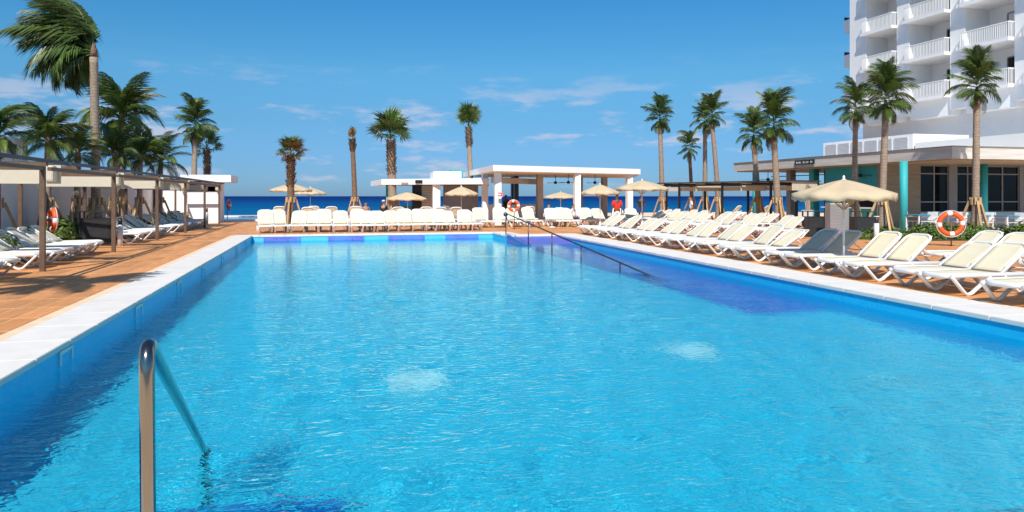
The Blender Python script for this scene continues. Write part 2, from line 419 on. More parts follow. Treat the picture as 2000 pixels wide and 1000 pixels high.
drain_me = mb.mesh('floor_inlet', pmat('inlet_white', (.92,.92,.92), .5, .02, 3))
for x, y in ((1.1,8.7),(5.0,9.1),(1.27,23.4),(5.2,23.1)): recv.append(put('floor_inlet', drain_me, pool, (x,y,FLOOR_Z)))
# skimmer mouths in the left wall
mb = MB(); x = 0
for (y0,y1,z0,z1) in ((-.21,-.17,-.215,-.055),(.17,.21,-.215,-.055),(-.17,.17,-.095,-.055)): mb.bx(0,.02,y0,y1,z0,z1)
sk_me = mb.mesh('skimmer', M_plastic)
mb = MB(); mb.bx(.001,.006,-.17,.17,-.24,-.09); skd = mb.mesh('skimmer_flap', M_wallblue)
for u, v in ((127,690),(270,607),(349,560),(397,525),(434,505),(462,488),(481,473)):
    t = (u-1000)/F_PX; y = PL*(COS - t*SIN)/(SIN + t*COS)
    s_ = put('skimmer', sk_me, pool, (PL+.001, y, 0)); put('skimmer_flap', skd, s_)
# coping slabs
def coping_run(p0, p1, n, inward, width):
    "slabs of stone from p0 to p1 along the water's edge; 'inward' points away from the water"
    p0 = Vector((*p0,0)); p1 = Vector((*p1,0)); L = (p1-p0).length; d = (p1-p0)/L; q = Vector((*inward,0)).normalized()
    st = L/n; g_ = .005
    b_ = MB(); w0 = -.025
    Mx = Matrix(((d.x,q.x,0,0),(d.y,q.y,0,0),(0,0,1,0),(0,0,0,1)))
    b_.bx(g_, st-g_, w0, width-.002, -.045, .022)
    me = b_.mesh('coping_slab', M_coping)
    bm = bmesh.new(); bm.from_mesh(me); bmesh.ops.bevel(bm, geom=bm.edges[:], offset=.007, segments=2, affect='EDGES'); bm.to_mesh(me); bm.free()
    for k in range(n):
        o = put('coping_slab', me, pool); m4 = Matrix.Translation(p0 + d*(st*k)) @ Mx
        o.matrix_basis = m4
coping_run((PL,PN-CW),(PL,PF), 29, (-1,0), CW)
coping_run((PL-CW,PF),(RAMP_X,PF), 11, (0,1), CW)
coping_run((RAMP_X,RAMP_Y+CW),(RAMP_X,PF+CW), 3, (1,0), CW)
coping_run((RAMP_X,RAMP_Y),(PR(RAMP_Y),RAMP_Y), 2, (0,1), CW)
coping_run((PR(PN),PN),(PR(RAMP_Y+CW),RAMP_Y+CW), 27, (1,-.041), CWR)
coping_run((PL,PN),(PR(PN),PN), 12, (0,-1), CW)

# water
rng_ = np.random.default_rng(3)
ys = [PN+.005]
while ys[-1] < PF-.04: ys.append(ys[-1] + max(.020, .0042*ys[-1]))
ys[-1] = PF-.003; ys = np.array(ys); NXW = 640; tt = np.linspace(0, 1, NXW)
Yg = np.repeat(ys[:,None], NXW, 1)
Xg = PL+.003 + (PR(Yg)-.006-PL)*tt[None,:]
Zg = np.zeros_like(Xg)
for i in range(90):
    lam = math.exp(rng_.uniform(math.log(.16), math.log(.95))); th = rng_.normal(R(100), 1.0); k = 2*math.pi/lam
    Zg += (.00090*lam**1.0)*np.sin(k*(Xg*math.cos(th)+Yg*math.sin(th)) + rng_.uniform(0,6.28) + 1.1*np.sin(Xg*rng_.uniform(.8,1.8)+i) + 1.1*np.sin(Yg*rng_.uniform(.6,1.3)+i*2))
amp = .62 + .30*np.sin(Xg*.7+1.3*np.sin(Yg*.5))*np.sin(Yg*.6+Xg*.2)
amp *= np.clip(1.25-.036*Yg, .32, 1.0)
for cx, cy in ((-.83,5.67),):                        # rings where the handrail enters the water
    r_ = np.hypot(Xg-cx, Yg-cy); Zg += .0035*np.exp(-r_*3.2)*np.sin(r_*48)
Zg = WATER_Z + Zg*amp
keep_r = np.where((Yg > RAMP_Y) & (Xg > RAMP_X-.003), 1, 0)
ny, nx = Xg.shape; idx = np.arange(ny*nx).reshape(ny, nx)
fa = np.stack([idx[:-1,:-1], idx[:-1,1:], idx[1:,1:], idx[1:,:-1]], -1).reshape(-1,4)
km = (keep_r[:-1,:-1] + keep_r[1:,1:] == 0).reshape(-1)
fa = fa[km]
me = bpy.data.meshes.new('pool_water'); me.from_pydata(np.stack([Xg,Yg,Zg],-1).reshape(-1,3).tolist(), [], fa.tolist())
me.polygons.foreach_set('use_smooth', [True]*len(me.polygons))
bm = bmesh.new(); bm.from_mesh(me); bmesh.ops.delete(bm, geom=[v for v in bm.verts if not v.link_faces], context='VERTS'); bm.to_mesh(me); bm.free()
t = NT('clear_pool_water'); t.t.nodes.remove(t.b)
gl = t.n('ShaderNodeBsdfGlass'); gl.inputs['IOR'].default_value = 1.33; gl.inputs['Roughness'].default_value = 0; gl.inputs['Color'].default_value = (.66,.985,1,1)
wp = t.coord('World'); wq = t.n('ShaderNodeVectorMath', operation='ADD'); wd_ = t.n('ShaderNodeTexNoise'); t.l(wp, wd_.inputs['Vector']); wd_.inputs['Scale'].default_value = 1.1
sc3 = t.n('ShaderNodeVectorMath', operation='SCALE'); t.l(wd_.outputs['Color'], sc3.inputs[0]); sc3.inputs['Scale'].default_value = .5; t.l(wp, wq.inputs[0]); t.l(sc3.outputs[0], wq.inputs[1])
h1 = t.noise(t.scaled(wq.outputs[0], 9, 15, 1), 1.0, 2, .5); h2 = t.noise(t.scaled(wq.outputs[0], 2.4, 3.6, 1), 1.0, 2, .5)
hs_ = t.n('ShaderNodeMath', operation='MULTIPLY_ADD'); t.l(h2, hs_.inputs[0]); hs_.inputs[1].default_value = 1.25; t.l(h1, hs_.inputs[2])
bp = t.n('ShaderNodeBump'); bp.inputs['Strength'].default_value = 1.0; bp.inputs['Distance'].default_value = .021; sy_ = t.n('ShaderNodeSeparateXYZ'); t.l(wp, sy_.inputs[0]); t.l(t.rng(sy_.outputs['Y'], 8, 23, 1.0, .16), bp.inputs['Strength']); t.l(hs_.outputs[0], bp.inputs['Height']); t.l(bp.outputs[0], gl.inputs['Normal'])
t.l(gl.outputs[0], t.out.inputs['Surface']); me.materials.append(t.m)
water = tag(put('pool_water', me), kind='structure')
water.cycles.is_caustics_caster = True; sl.cycles.is_caustics_light = True
for o in recv: o.cycles.is_caustics_receiver = True

# second, smaller pool at the sea end
p2 = tag(thing('far_pool', None, None), kind='structure')
for (x0,x1,y0,y1) in ((-9,1.2,50.4,50.9),(-9,1.2,59.5,60),(.7,1.2,50.9,59.5)):
    mb = MB(); mb.bx(x0,x1,y0,y1,-.02,.10); mb.build('pool_kerb', M_white, p2)
mb = MB(); mb.add([(-9,50.9,.06),(.7,50.9,.06),(.7,59.5,.06),(-9,59.5,.06)], [(0,1,2,3)])
t = NT('far_pool_water'); t.base((.01,.16,.34)); t.set(Roughness=.06); t.bump(t.noise(t.scaled(t.coord('World'),1,2,1),3,3),.3,.05)
mb.build('far_pool_surface', t.m, p2)

# ------------------------------------------------------------------ buildings
def X_on(u, y):   # x of a point on the line Y=y seen in column u
    t = (u-1000)/F_PX; return y*(SIN + t*COS)/(COS - t*SIN)
def Y_on(u, x):
    t = (u-1000)/F_PX; return x*(COS - t*SIN)/(SIN + t*COS)
# hotel tower
TX = 44.5
tower = thing('hotel_tower', 'white high-rise hotel with recessed balconies and slatted white railings', 'building', (0,0,0))
rc = random.Random(2)
yb = [Y_on(u, TX) for u in (1660,1692,1752,1776,1856,1885,1982,2012)]
y_end, y_near = yb[0], 26.0
ZF = [8.9 + 3.1*k for k in range(0, 9)]; ZTOP = ZF[-1]
mb = MB(); mb.bx(TX+2.2, TX+16, y_near, y_end-.1, 8.3, ZTOP); mb.build('wall', M_white, tower)
mb = MB(); mb.bx(TX+1.0, TX+16.1, y_near-.1, y_end-.4, 0, 8.3); mb.build('base_wall', M_grey_wall, tower)
piers = [(yb[0],yb[1]),(yb[2],yb[3]),(yb[4],yb[5]),(yb[6],yb[7]),(yb[7]-5.2,yb[7]-6.2)]
bays = [(yb[1],yb[2]),(yb[3],yb[4]),(yb[5],yb[6]),(yb[7],yb[7]-5.2)]
for ya, yc in piers:
    mb = MB(); mb.bx(TX-.02, TX+2.2, yc, ya, 8.0, ZTOP); mb.build('pier', M_white, tower)
for ya, yc in bays:
    mb = MB(); mb.bx(TX+.1, TX+2.2, yc, ya, 7.6, 8.9-.002); mb.build('spandrel', M_white, tower)
    for z in ZF[:-1]:
        mb = MB(); mb.bx(TX-.55, TX+2.2, yc+.003, ya-.003, z, z+.22); sl_ = mb.build('balcony_slab', M_white, tower)
        mb = MB(); n = max(6, int((ya-yc)/.14))
        mb.bx(TX-.5, TX-.44, yc+.02, ya-.02, z+1.22, z+1.28); mb.bx(TX-.49, TX-.45, yc+.02, ya-.02, z+.27, z+.31)
        for k in range(n+1):
            y = yc+.05 + (ya-yc-.1)*k/n; mb.bx(TX-.485, TX-.455, y-.022, y+.022, z+.221, z+1.22)
        for y in (yc+.04, ya-.04):
            mb.bx(TX-.44, TX-.03, y-.02, y+.02, z+1.22, z+1.28)
            for k in range(3): mb.bx(TX-.37+.12*k, TX-.34+.12*k, y-.015, y+.015, z+.221, z+1.22)
        mb.build('railing', M_white, tower)
        dr = MB(); w = (ya-yc); dr.bx(TX+2.17, TX+2.197, yc+.18*w, yc+.62*w, z+.22, z+2.45); d_ = dr.build('balcony_door', M_glass, tower)
        dr = MB()
        for f_ in (.18,.40,.62): dr.bx(TX+2.14, TX+2.169, yc+f_*w-.04, yc+f_*w+.04, z+.22, z+2.45)
        dr.bx(TX+2.14, TX+2.169, yc+.18*w, yc+.62*w, z+2.45, z+2.53); dr.build('door_frame', M_greyframe, d_)
        if rc.random() < .6:
            f0, f1 = rc.choice(((.19,.39),(.41,.61),(.19,.30))); dr = MB(); dr.bx(TX+2.155, TX+2.168, yc+f0*w+.045, yc+f1*w-.045, z+.24, z+2.44); dr.build('curtain', M_cloth_w, d_)
for k in range(6):
    z = 10.0+3.1*k; mb = MB(); mb.bx(TX+.6, TX+2.6, y_end+.0, y_end+1.5, z, z+1.1); mb.build('end_balcony', M_white, tower)
    mb = MB(); mb.bx(TX+.62, TX+2.6, y_end+1.40, y_end+1.45, z+1.1, z+1.4); mb.build('end_railing', M_darksteel, tower)

# restaurant
rest = thing('restaurant_pavilion', 'flat-roofed poolside restaurant with grey fascia and teal columns', 'building')
RX, RY0, RY1 = 26.7, 25.4, 42.6
mb = MB(); mb.bx(RX, 46, RY0, RY1, 3.30, 3.83); rf = mb.build('roof', M_fascia, rest)
mb = MB(); mb.bx(RX+.15, 45.9, RY0+.15, RY1-.15, 3.25, 3.297); mb.build('soffit', M_soffit, rf)
mb = MB(); mb.bx(RX-.05, RX+.06, RY0-.05, RY1+.05, 3.83, 3.865); mb.bx(RX+.06, 46, RY0-.05, RY0+.06, 3.83, 3.865); mb.build('roof_edge', M_greyframe, rf)
mb = MB(); mb.bx(RX+.4, 46, RY0+.4, RY1, .0, .06); mb.build('terrace_floor', M_grey_wall, rest)
YF = 30.0
def col_part(x, y, r, m, z1=3.248, nm='column'):
    b_ = MB(); b_.lathe([(r,0),(r,z1)], 18, (x,y,0)); b_.build(nm, m, rest, True)
col_part(X_on(1765, 27.2), 27.2, .17, M_teal); col_part(X_on(1922, 28.6), 28.6, .165, M_teal); col_part(RX+.6, Y_on(1475, RX+.6), .17, M_teal)
x0, xA = X_on(1722, YF), X_on(1797, YF)
mb = MB(); mb.bx(x0, xA, YF, YF+.3, .06, 3.248); tw = mb.build('timber_wall', M_woodwall, rest)
for k in range(13):                                   # cladding boards
    mb = MB(); mb.bx(x0-.01, xA-.002, YF-.03, YF-.002, .10+.25*k, .10+.25*k+.243); mb.build('board', M_woodwall, tw)
mb = MB(); mb.bx(x0+.02, xA+12, YF+.02, YF+.05, .06, .80)
mb.bx(xA, xA+12, YF-.02, YF+.02, .06, .80); mb.build('sill_wall', M_grey_wall, rest)
def window(xa, xb, nm=3):
    w_ = MB(); w_.bx(xa, xb, YF+.05, YF+.08, .80, 3.248); g_ = w_.build('window', M_glass, rest)
    fr = MB(); t_ = .035
    for k in range(nm+1):
        x = xa + (xb-xa)*k/nm; fr.bx(x-t_, x+t_, YF, YF+.049, .80, 3.248)
    for z in (.83, 1.35, 2.80, 3.21): fr.bx(xa+t_, xb-t_, YF+.004, YF+.045, z-.03, z+.03)
    fr.build('frame', M_greyframe, g_)
for ua, ub, n in ((1797,1852,2),(1868,1912,2),(1926,1990,2),(1998,2080,3)): window(X_on(ua,YF), X_on(ub,YF), n)
for ua, ub in ((1852,1868),(1912,1926),(1990,1998)):
    mb = MB(); mb.bx(X_on(ua,YF), X_on(ub,YF), YF-.06, YF+.1, .8, 3.248); mb.build('pillar', M_greyframe, rest)
# teal bar wall seen through the open side, its serving hatch and the open bays beyond
yT = Y_on(1612, RX+.9)
mb = MB(); mb.bx(RX+.9, RX+1.1, YF+.3, yT, 2.05, 3.248); mb.bx(RX+.9, RX+1.1, YF+.3, yT, .06, 1.0)
mb.bx(RX+.9, RX+1.1, YF+.3, YF+.9, 1.0, 2.05); mb.bx(RX+.9, RX+1.1, yT-.7, yT, 1.0, 2.05); mb.build('bar_wall', M_teal, rest)
mb = MB(); mb.bx(RX+.6, RX+1.2, YF+.6, yT, 1.0, 1.06); mb.build('counter', M_white, rest)
mb = MB(); mb.bx(RX+3.5, RX+3.6, YF+.3, RY1-4.5, .06, 3.248); mb.build('back_wall', M_black, rest)
for u in (1545, 1590):
    y = Y_on(u, RX+1.5); mb = MB(); mb.bx(RX+1.3, RX+1.7, y-.2, y+.2, .06, 3.248); mb.build('post', M_greyframe if u == 1545 else M_teal, rest)
for z in (2.35, 2.9):
    mb = MB(); mb.beam((RX+1.5, yT+.1, z), (RX+1.5, RY1-2, z), .05, .05); mb.build('rail', M_black, rest)
# roof-top plant screen and the white podium parapet behind
pod = thing('podium', 'white low podium parapet between the restaurant roof and the hotel tower', 'building')
mb = MB(); mb.bx(33, 45.2, 24, 33.9, 3.84, 4.72); mb.build('parapet', M_white, pod)
mb = MB(); mb.bx(37.5, 45.2, 34.0, 46, 3.0, 4.72); mb.build('roof_block', M_white, pod)
scr = thing('plant_screen', 'white louvred plant enclosure on the restaurant roof', 'enclosure')
mb = MB(); mb.bx(33, 37, 34.05, 41.7, 3.84, 5.25); mb.build('box', M_white, scr)
for k in range(6):
    y = 34.4 + 1.2*k; pn = MB()
    for q in range(14): pn.bx(32.95, 32.998, y, y+1.0, 4.0+.08*q, 4.0+.08*q+.055)
    pn.build('louvre_panel', M_louvre, scr)
sg = thing('restaurant_sign', 'long black sign board with white lettering on the grey restaurant fascia', 'sign', (RX-.03, 0, 0))
ys0, ys1 = Y_on(1592, RX), Y_on(1554, RX)
mb = MB(); mb.bx(-.04, 0, ys0, ys1, 3.46, 3.70); mb.build('board', M_sign, sg)
lt = MB(); rs_ = random.Random(4); y = ys1-.14; n_ = 0      # lettering too small to read in the photo: upright white strokes
while y > ys0+.16:
    w = rs_.choice((.07,.10,.12)); h_ = .11
    lt.bx(-.047,-.0405, y-.025, y, 3.58-h_/2, 3.58+h_/2)
    if rs_.random() < .75: lt.bx(-.047,-.0405, y-w, y-w+.025, 3.58-h_/2, 3.58+h_/2)
    z_ = rs_.choice((3.58-h_/2, 3.57, 3.58+h_/2-.022)); lt.bx(-.047,-.0405, y-w+.025, y-.025, z_, z_+.022)
    y -= w+.05; n_ += 1
    if n_ % 4 == 0: y -= .06
lt.build('lettering', M_letter, sg)
# ceiling fans under the roofs
def fan(loc, label, drop=.45):
    t_ = thing('ceiling_fan', label, 'fan', loc, group='ceiling fans'); b_ = MB()
    b_.tube([(0,0,0),(0,0,-drop)], .018, 6); b_.build('rod', M_black, t_)
    b_ = MB(); b_.lathe([(.03,-drop-.16),(.11,-drop-.12),(.11,-drop-.02),(.04,-drop+.03)], 12); b_.build('motor', M_black, t_, True)
    for k in range(4):
        b_ = MB(); a_ = k*math.pi/2+.4; b_.beam((.1*math.cos(a_),.1*math.sin(a_),-drop-.08),(.72*math.cos(a_),.72*math.sin(a_),-drop-.08),.13,.015); b_.build('blade', M_black, t_)
fan((RX+1.2, Y_on(1500, RX+1.2), 3.248), 'black ceiling fan under the restaurant roof beside the far teal column')
fan((RX+.7, Y_on(1680, RX+.7), 3.248), 'black ceiling fan under the restaurant roof before the teal wall')

# centre bar: tall open pergola roof and the low bar beside it
bar = thing('bar_pergola', 'tall open white bar canopy on square columns before the sea', 'building')
c0, c1, c2, c3 = at(963,40), at(1251,46), at(1235,57), at(905,52)
def roofz(v, d): return zat(v, d)
z1 = 3.39; z0 = 3.05
mb = MB(); mb.prism([(c0.x,c0.y),(c1.x,c1.y),(c2.x,c2.y),(c3.x,c3.y)], z0, z1); r_ = mb.build('roof', M_white, bar)
def sqcol(u, d, w, m, zt, parent, z00=0.):
    p = at(u, d); b_ = MB(); b_.bx(p.x-w/2, p.x+w/2, p.y-w/2, p.y+w/2, z00, zt); return b_.build('column', m, parent)
M_tancol = pmat('weathered_column', (.54,.50,.44), .8, .10, 2, coord='World')
for u, d in ((972,41.0),(1127,43.6),(1229,46)): sqcol(u, d, .36, M_white, z0, bar)
for u, d in ((947,46),): sqcol(u, d, .36, M_white, z0, bar)
for u, d in ((1054,47),(1132,53),(1180,53)): sqcol(u, d, .38, M_tancol, z0, bar)
sqcol(1004, 52, .4, M_black, z0, bar); sqcol(1008, 50, .3, M_darksteel, z0, bar)
a_, b_2 = at(962,43.5), at(1050,48.5)
mb = MB(); mb.beam((a_.x,a_.y,2.62),(b_2.x,b_2.y,2.62), .25, .36); mb.build('cross_beam', M_fascia, bar)
a_, b_2 = at(960,47), at(1052,50)
mb = MB(); mb.beam((a_.x,a_.y,.55),(b_2.x,b_2.y,.55), .7, 1.1); mb.build('bar_counter', M_white, bar)
for u, d, wd in ((1085,47,'first'),(1110,46,'second'),(1162,47,'third')):
    p = at(u, d); fan((p.x,p.y,z0), f'black ceiling fan under the white bar canopy, {wd} from the left in the open bays')
low = thing('low_bar', 'low white flat-roofed beach bar with slatted and glazed sides', 'building')
e0, e1, e2, e3 = at(745,47), at(955,44.5), at(955,52), at(724,54)
mb = MB(); mb.prism([(e0.x,e0.y),(e1.x,e1.y),(e2.x,e2.y),(e3.x,e3.y)], 2.40, 2.76); mb.build('roof', M_white, low)
for u, d in ((852,46.2),): sqcol(u, d, .45, M_white, 2.40, low)
sqcol(757, 48, .22, M_teal, 2.40, low); sqcol(762, 52, .22, M_teal, 2.4, low)
def slat_wall(ua, ub, d, m, n=14):
    a1, a2 = at(ua, d), at(ub, d); base = MB(); base.beam((a1.x,a1.y+.06,1.2),(a2.x,a2.y+.06,1.2), .04, 2.39); w_ = base.build('side_wall', M_greyframe, low)
    for k in range(n):
        s_ = MB(); z = .10+2.26*k/n; s_.beam((a1.x,a1.y,z+.07),(a2.x,a2.y,z+.07), .05, .135); s_.build('slat', m, w_)
slat_wall(824, 845, 47.5, M_tancol); slat_wall(866, 934, 47, M_greyframe)
a1, a2 = at(805, 47.8), at(824, 47.8)
mb = MB(); mb.beam((a1.x,a1.y,1.2),(a2.x,a2.y,1.2), .04, 2.39); mb.build('dark_door', M_black, low)
a1, a2 = at(757, 48.1), at(805, 48.1)
mb = MB(); mb.beam((a1.x,a1.y,.5),(a2.x,a2.y,.5), .4, 1.0); mb.build('counter', M_teal, low)
a1 = at(812, 46.9); 
ro = MB(); b0, b1 = at(811,46.1), at(825,45.95); ro.beam((b0.x,b0.y,2.58),(b1.x,b1.y,2.58), .02, .2); 
sg2 = thing('bar_sign', 'small black sign on the white fascia of the low bar', 'sign'); ro.build('board', M_sign, sg2)
sg3 = thing('bar_lettering', 'faint grey raised lettering plate on the white fascia left of the black sign', 'sign')
ro = MB(); b0, b1 = at(783,46.4), at(797,46.25); ro.beam((b0.x,b0.y,2.56),(b1.x,b1.y,2.56), .02, .11); ro.build('plate', M_louvre, sg3)
ac = thing('roof_plant_box', 'white plant box with louvres on the low bar roof', 'enclosure')
q0, q1 = at(847,47), at(901,46.6)
mb = MB(); mb.prism([(q0.x,q0.y),(q1.x,q1.y),(q1.x+.2,q1.y+3),(q0.x+.2,q0.y+3)], 2.765, 3.27); mb.build('box', M_white, ac)
for k in range(3):
    b_ = MB(); p = at(850.5+5*k, 46.9); b_.bx(p.x-.05,p.x+.05,p.y-.04,p.y+.0,2.85,3.15); b_.build('louvre', M_louvre, ac)
tq = at(893, 50); aq = tag(thing('roof_vent', None, None), 'small turquoise vent on the bar roof behind the plant box', 'vent'); mb = MB(); mb.bx(tq.x-.45,tq.x+.35,tq.y,tq.y+.4,2.77,3.5); mb.build('hood', M_teal, aq)

# left boundary wall and the small white pavilion at its end
bw = thing('boundary_wall', 'tall plain white boundary wall behind the left-hand cabanas', 'wall')
mb = MB(); mb.bx(-10.2, -9.9, 6, 28.5, 0, 3.6); mb.build('tall_section', M_white, bw)
mb = MB(); mb.bx(-10.18, -9.92, 28.5, 48.0, 0, 2.6); mb.build('low_section', M_white, bw)
mb = MB(); mb.bx(-9.92, X_on(366,47)-.003, 47.6, 47.9, 0, 2.6); mb.build('end_section', M_white, bw)
pav = thing('white_pavilion', 'small white pavilion with flat overhanging roof at the end of the cabanas', 'building')
w0, w1 = X_on(366, 47), X_on(427, 47)
mb = MB(); mb.bx(w0, w1, 47, 49.6, 0, 2.5); mb.build('wall', M_white, pav)
mb = MB(); mb.bx(X_on(352,46.4), X_on(451,46.4), 46.4, 50.2, 2.5, 2.93); mb.build('roof', M_white, pav)

# ------------------------------------------------------------------ cabanas
def cabana(x, y0, y1, depth, label, group, metal, rz=0, side=-1, org=None, covered=True, front=False):
    "one bay: posts at its far end, dark flat roof, timber-brown beams and a cream canvas valance; side -1 = the bay lies towards -X"
    t_ = thing('cabana', label, 'cabana', org if org else (x, y0, 0), rz, group); L = y1-y0; s = side
    def bb(xa, xb, *r): return (min(xa,xb), max(xa,xb)) + r
    for nm, xa in (('front_post',0),('rear_post',s*depth)):
        b_ = MB(); b_.bx(xa-.05, xa+.05, L-.05, L+.05, 0, 2.30); b_.build(nm, metal, t_)
    for xa in (0, s*depth):
        b_ = MB(); b_.bx(xa-.04, xa+.04, -.05 if xa else .4, L-.052, 2.22, 2.30); b_.build('beam', metal, t_)
    b_ = MB(); b_.bx(*bb(s*.052, s*(depth-.052)), L-.04, L+.04, 2.22, 2.30); b_.build('beam', metal, t_)
    b_ = MB(); x_o, x_i = -s*.10, s*(depth+.1)         # flat dark rails round the roof, the canvas drawn back or spread between them
    b_.bx(*bb(x_o-.03, x_o+.03), 1.45, L+1.3, 2.385, 2.46); b_.bx(*bb(x_i-.03, x_i+.03), 1.45, L+1.3, 2.385, 2.46)
    b_.bx(*bb(x_o+s*.03, x_i-s*.03), 1.45, 1.51, 2.385, 2.46); b_.bx(*bb(x_o+s*.03, x_i-s*.03), L+1.24, L+1.3, 2.385, 2.46)
    r_ = b_.build('roof', M_roofdark, t_)
    if covered: b_ = MB(); b_.bx(*bb(x_o+s*.031, x_i-s*.031), 1.511, L+1.239, 2.40, 2.412); b_.build('roof_canvas', M_cream, t_)
    for k in range(2):
        y = 2.0 + (L-2.0)*k; b_ = MB(); b_.bx(*bb(-s*.1, s*(depth+.1)), y-.03, y+.03, 2.302, 2.384); b_.build('rafter', metal, r_)
    b_ = MB(); b_.bx(*bb(s*.02, s*(depth-.02)), L+1.2, L+1.215, 1.94, 2.375); b_.build('canvas_drop', M_cream, t_)   # cream canvas hanging across the bay
    if front: b_ = MB(); b_.bx(*bb(s*.06, s*.075), 0.25, L+.2, 1.96, 2.20); b_.build('canvas_valance', M_cream, t_)
    b_ = MB(); b_.bx(*bb(s*.08, s*.34), L+.9, L+1.19, 1.98, 2.36); b_.build('canvas_fold', M_cream, t_, bevel=.05)
    return t_
PY = [12.2, 17.8, 23.35, 29.1, 34.8, 40.3, 45.8]
wd = ['nearest', 'second', 'third', 'fourth', 'fifth', 'farthest']
for k in range(6):
    cabana(-5.9, PY[k], PY[k+1], 2.4, f'brown-framed cabana with dark flat roof and cream valance, {wd[k]} of the left-hand row', 'cabanas along the left wall', M_brown, covered=False)
pa, pb = at(1302, 46), at(1556, 38.5); dv = (pb-pa); Lp = dv.length/3; rzp = math.atan2(-dv.x, dv.y)
for k in range(3):
    o = pa + dv*(k/3.)
    cabana(0, 0, Lp, 2.3, f'black-framed shade canopy with cream valance, {["left","middle","right"][k]} bay of three by the restaurant', 'black shade canopies by the restaurant', M_black, rzp, 1, tuple(o), front=True)
t_ = thing('cabana_post', 'black end post of the shade canopy nearest the bar', 'post', tuple(pa), rzp); mb = MB(); mb.bx(-.05,.05,-.05,.05,0,2.38); mb.build('shaft', M_black, t_)

# ------------------------------------------------------------------ sun loungers
def rpath(pts, r=.06, n=4):
    "polyline with rounded corners"
    pts = [Vector(p) for p in pts]; out = [pts[0]]
    for i in range(1, len(pts)-1):
        a, b, c = pts[i-1], pts[i], pts[i+1]; d1 = (a-b); d2 = (c-b); rr = min(r, d1.length*.45, d2.length*.45)
        p = b + d1.normalized()*rr; q = b + d2.normalized()*rr
        for k in range(n+1):
            t = k/n; out.append(p*(1-t)**2 + b*2*t*(1-t) + q*t*t)
    out.append(pts[-1]); return out
HW, SH, HINGE = .33, .335, 1.06
lg = {}
mb = MB()
loop = rpath([(1.86,-HW,SH-.015),(.12,-HW,SH+.005),(.0,-HW+.14,SH-.015),(.0,HW-.14,SH-.015),(.12,HW,SH+.005),(1.86,HW,SH-.015)], .10)
mb.tube(loop, .034, 8, flat=1.25)
for x in (.55, 1.06, 1.86): mb.tube([(x,-HW,SH-.02),(x,HW,SH-.02)], .016, 5)
lg['frame'] = mb.mesh('frame', M_plastic, True)
def leg_mesh(kind):
    b_ = MB()
    if kind == 'front': p = rpath([(.015,0,SH-.01),(.10,0,SH-.10),(.30,0,.028),(.40,0,.028),(.80,0,SH-.03)], .10)
    else: p = rpath([(1.10,0,SH-.03),(1.40,0,.028),(1.50,0,.028),(1.82,0,SH-.02)], .10)
    b_.tube(p, .042, 8, flat=.62); b_.bx(*( (.31,.39) if kind == 'front' else (1.41,1.49)), -.026, .026, 0, .02)
    return b_.mesh('leg', M_plastic, True)
lg['leg_f'] = leg_mesh('front'); lg['leg_r'] = leg_mesh('rear')
def sling(x0, x1, w, sag, name):
    b_ = MB(); n = 8; m_ = 6; top = []
    for i in range(n+1):
        for j in range(m_+1):
            s, t = i/n, j/m_*2-1
            b_.v.append((x0+(x1-x0)*s, w*t, -sag*(1-t*t)*math.sin(math.pi*min(1,max(0,s)))**.6 if 0 < s < 1 else 0))
    for i in range(n):
        for j in range(m_):
            a = i*(m_+1)+j; b_.f.append((a, a+m_+1, a+m_+2, a+1))
    me = b_.mesh(name, M_sling, True)
    bm = bmesh.new(); bm.from_mesh(me); bmesh.ops.solidify(bm, geom=bm.faces[:], thickness=.01); bm.to_mesh(me); bm.free()
    me.polygons.foreach_set('use_smooth', [True]*len(me.polygons)); return me
lg['seat'] = sling(.05, HINGE-.01, HW-.02, .018, 'seat')
BL = .78
mb = MB(); mb.tube(rpath([(.0,-HW+.01,0),(BL-.09,-HW+.015,0),(BL,-HW+.13,0),(BL,HW-.13,0),(BL-.09,HW-.015,0),(.0,HW-.01,0)], .12), .031, 8, flat=1.0)
mb.bx(.10,.15,-HW-.012,-HW+.03,-.03,.035); mb.bx(.10,.15,HW-.03,HW+.012,-.03,.035)
lg['back_frame'] = mb.mesh('backrest_frame', M_plastic, True)
lg['back'] = sling(.03, BL-.02, HW-.03, .015, 'backrest')
mb = MB()
for s in (-1,1): mb.tube([(.42,s*(HW-.03),-.01),(.50,s*(HW-.03),-.30)], .011, 5)
mb.tube([(.50,-(HW-.03),-.30),(.50,HW-.03,-.30)], .011, 5)
lg['strut'] = mb.mesh('backrest_strut', M_plastic, True)
rl = random.Random(8)
def lounger(x, y, rz, ang, label, group):
    "x, y: the middle of the foot end; the bed runs along local +X"
    t_ = thing('sun_lounger', label, 'sun lounger', (x,y,0), rz, group)
    put('frame', lg['frame'], t_); put('seat', lg['seat'], t_, (0,0,SH+.022))
    for k, s in (('leg_f',-1),('leg_f',1),('leg_r',-1),('leg_r',1)): put('leg', lg[k], t_, (0,s*(HW+.002),0))
    a = -R(ang)
    put('backrest_frame', lg['back_frame'], t_, (HINGE,0,SH+.02), (0,a,0)); bk = put('backrest', lg['back'], t_, (HINGE,0,SH+.03), (0,a,0))
    put('backrest_strut', lg['strut'], t_, (HINGE,0,SH+.02), (0,a,0))
    return t_
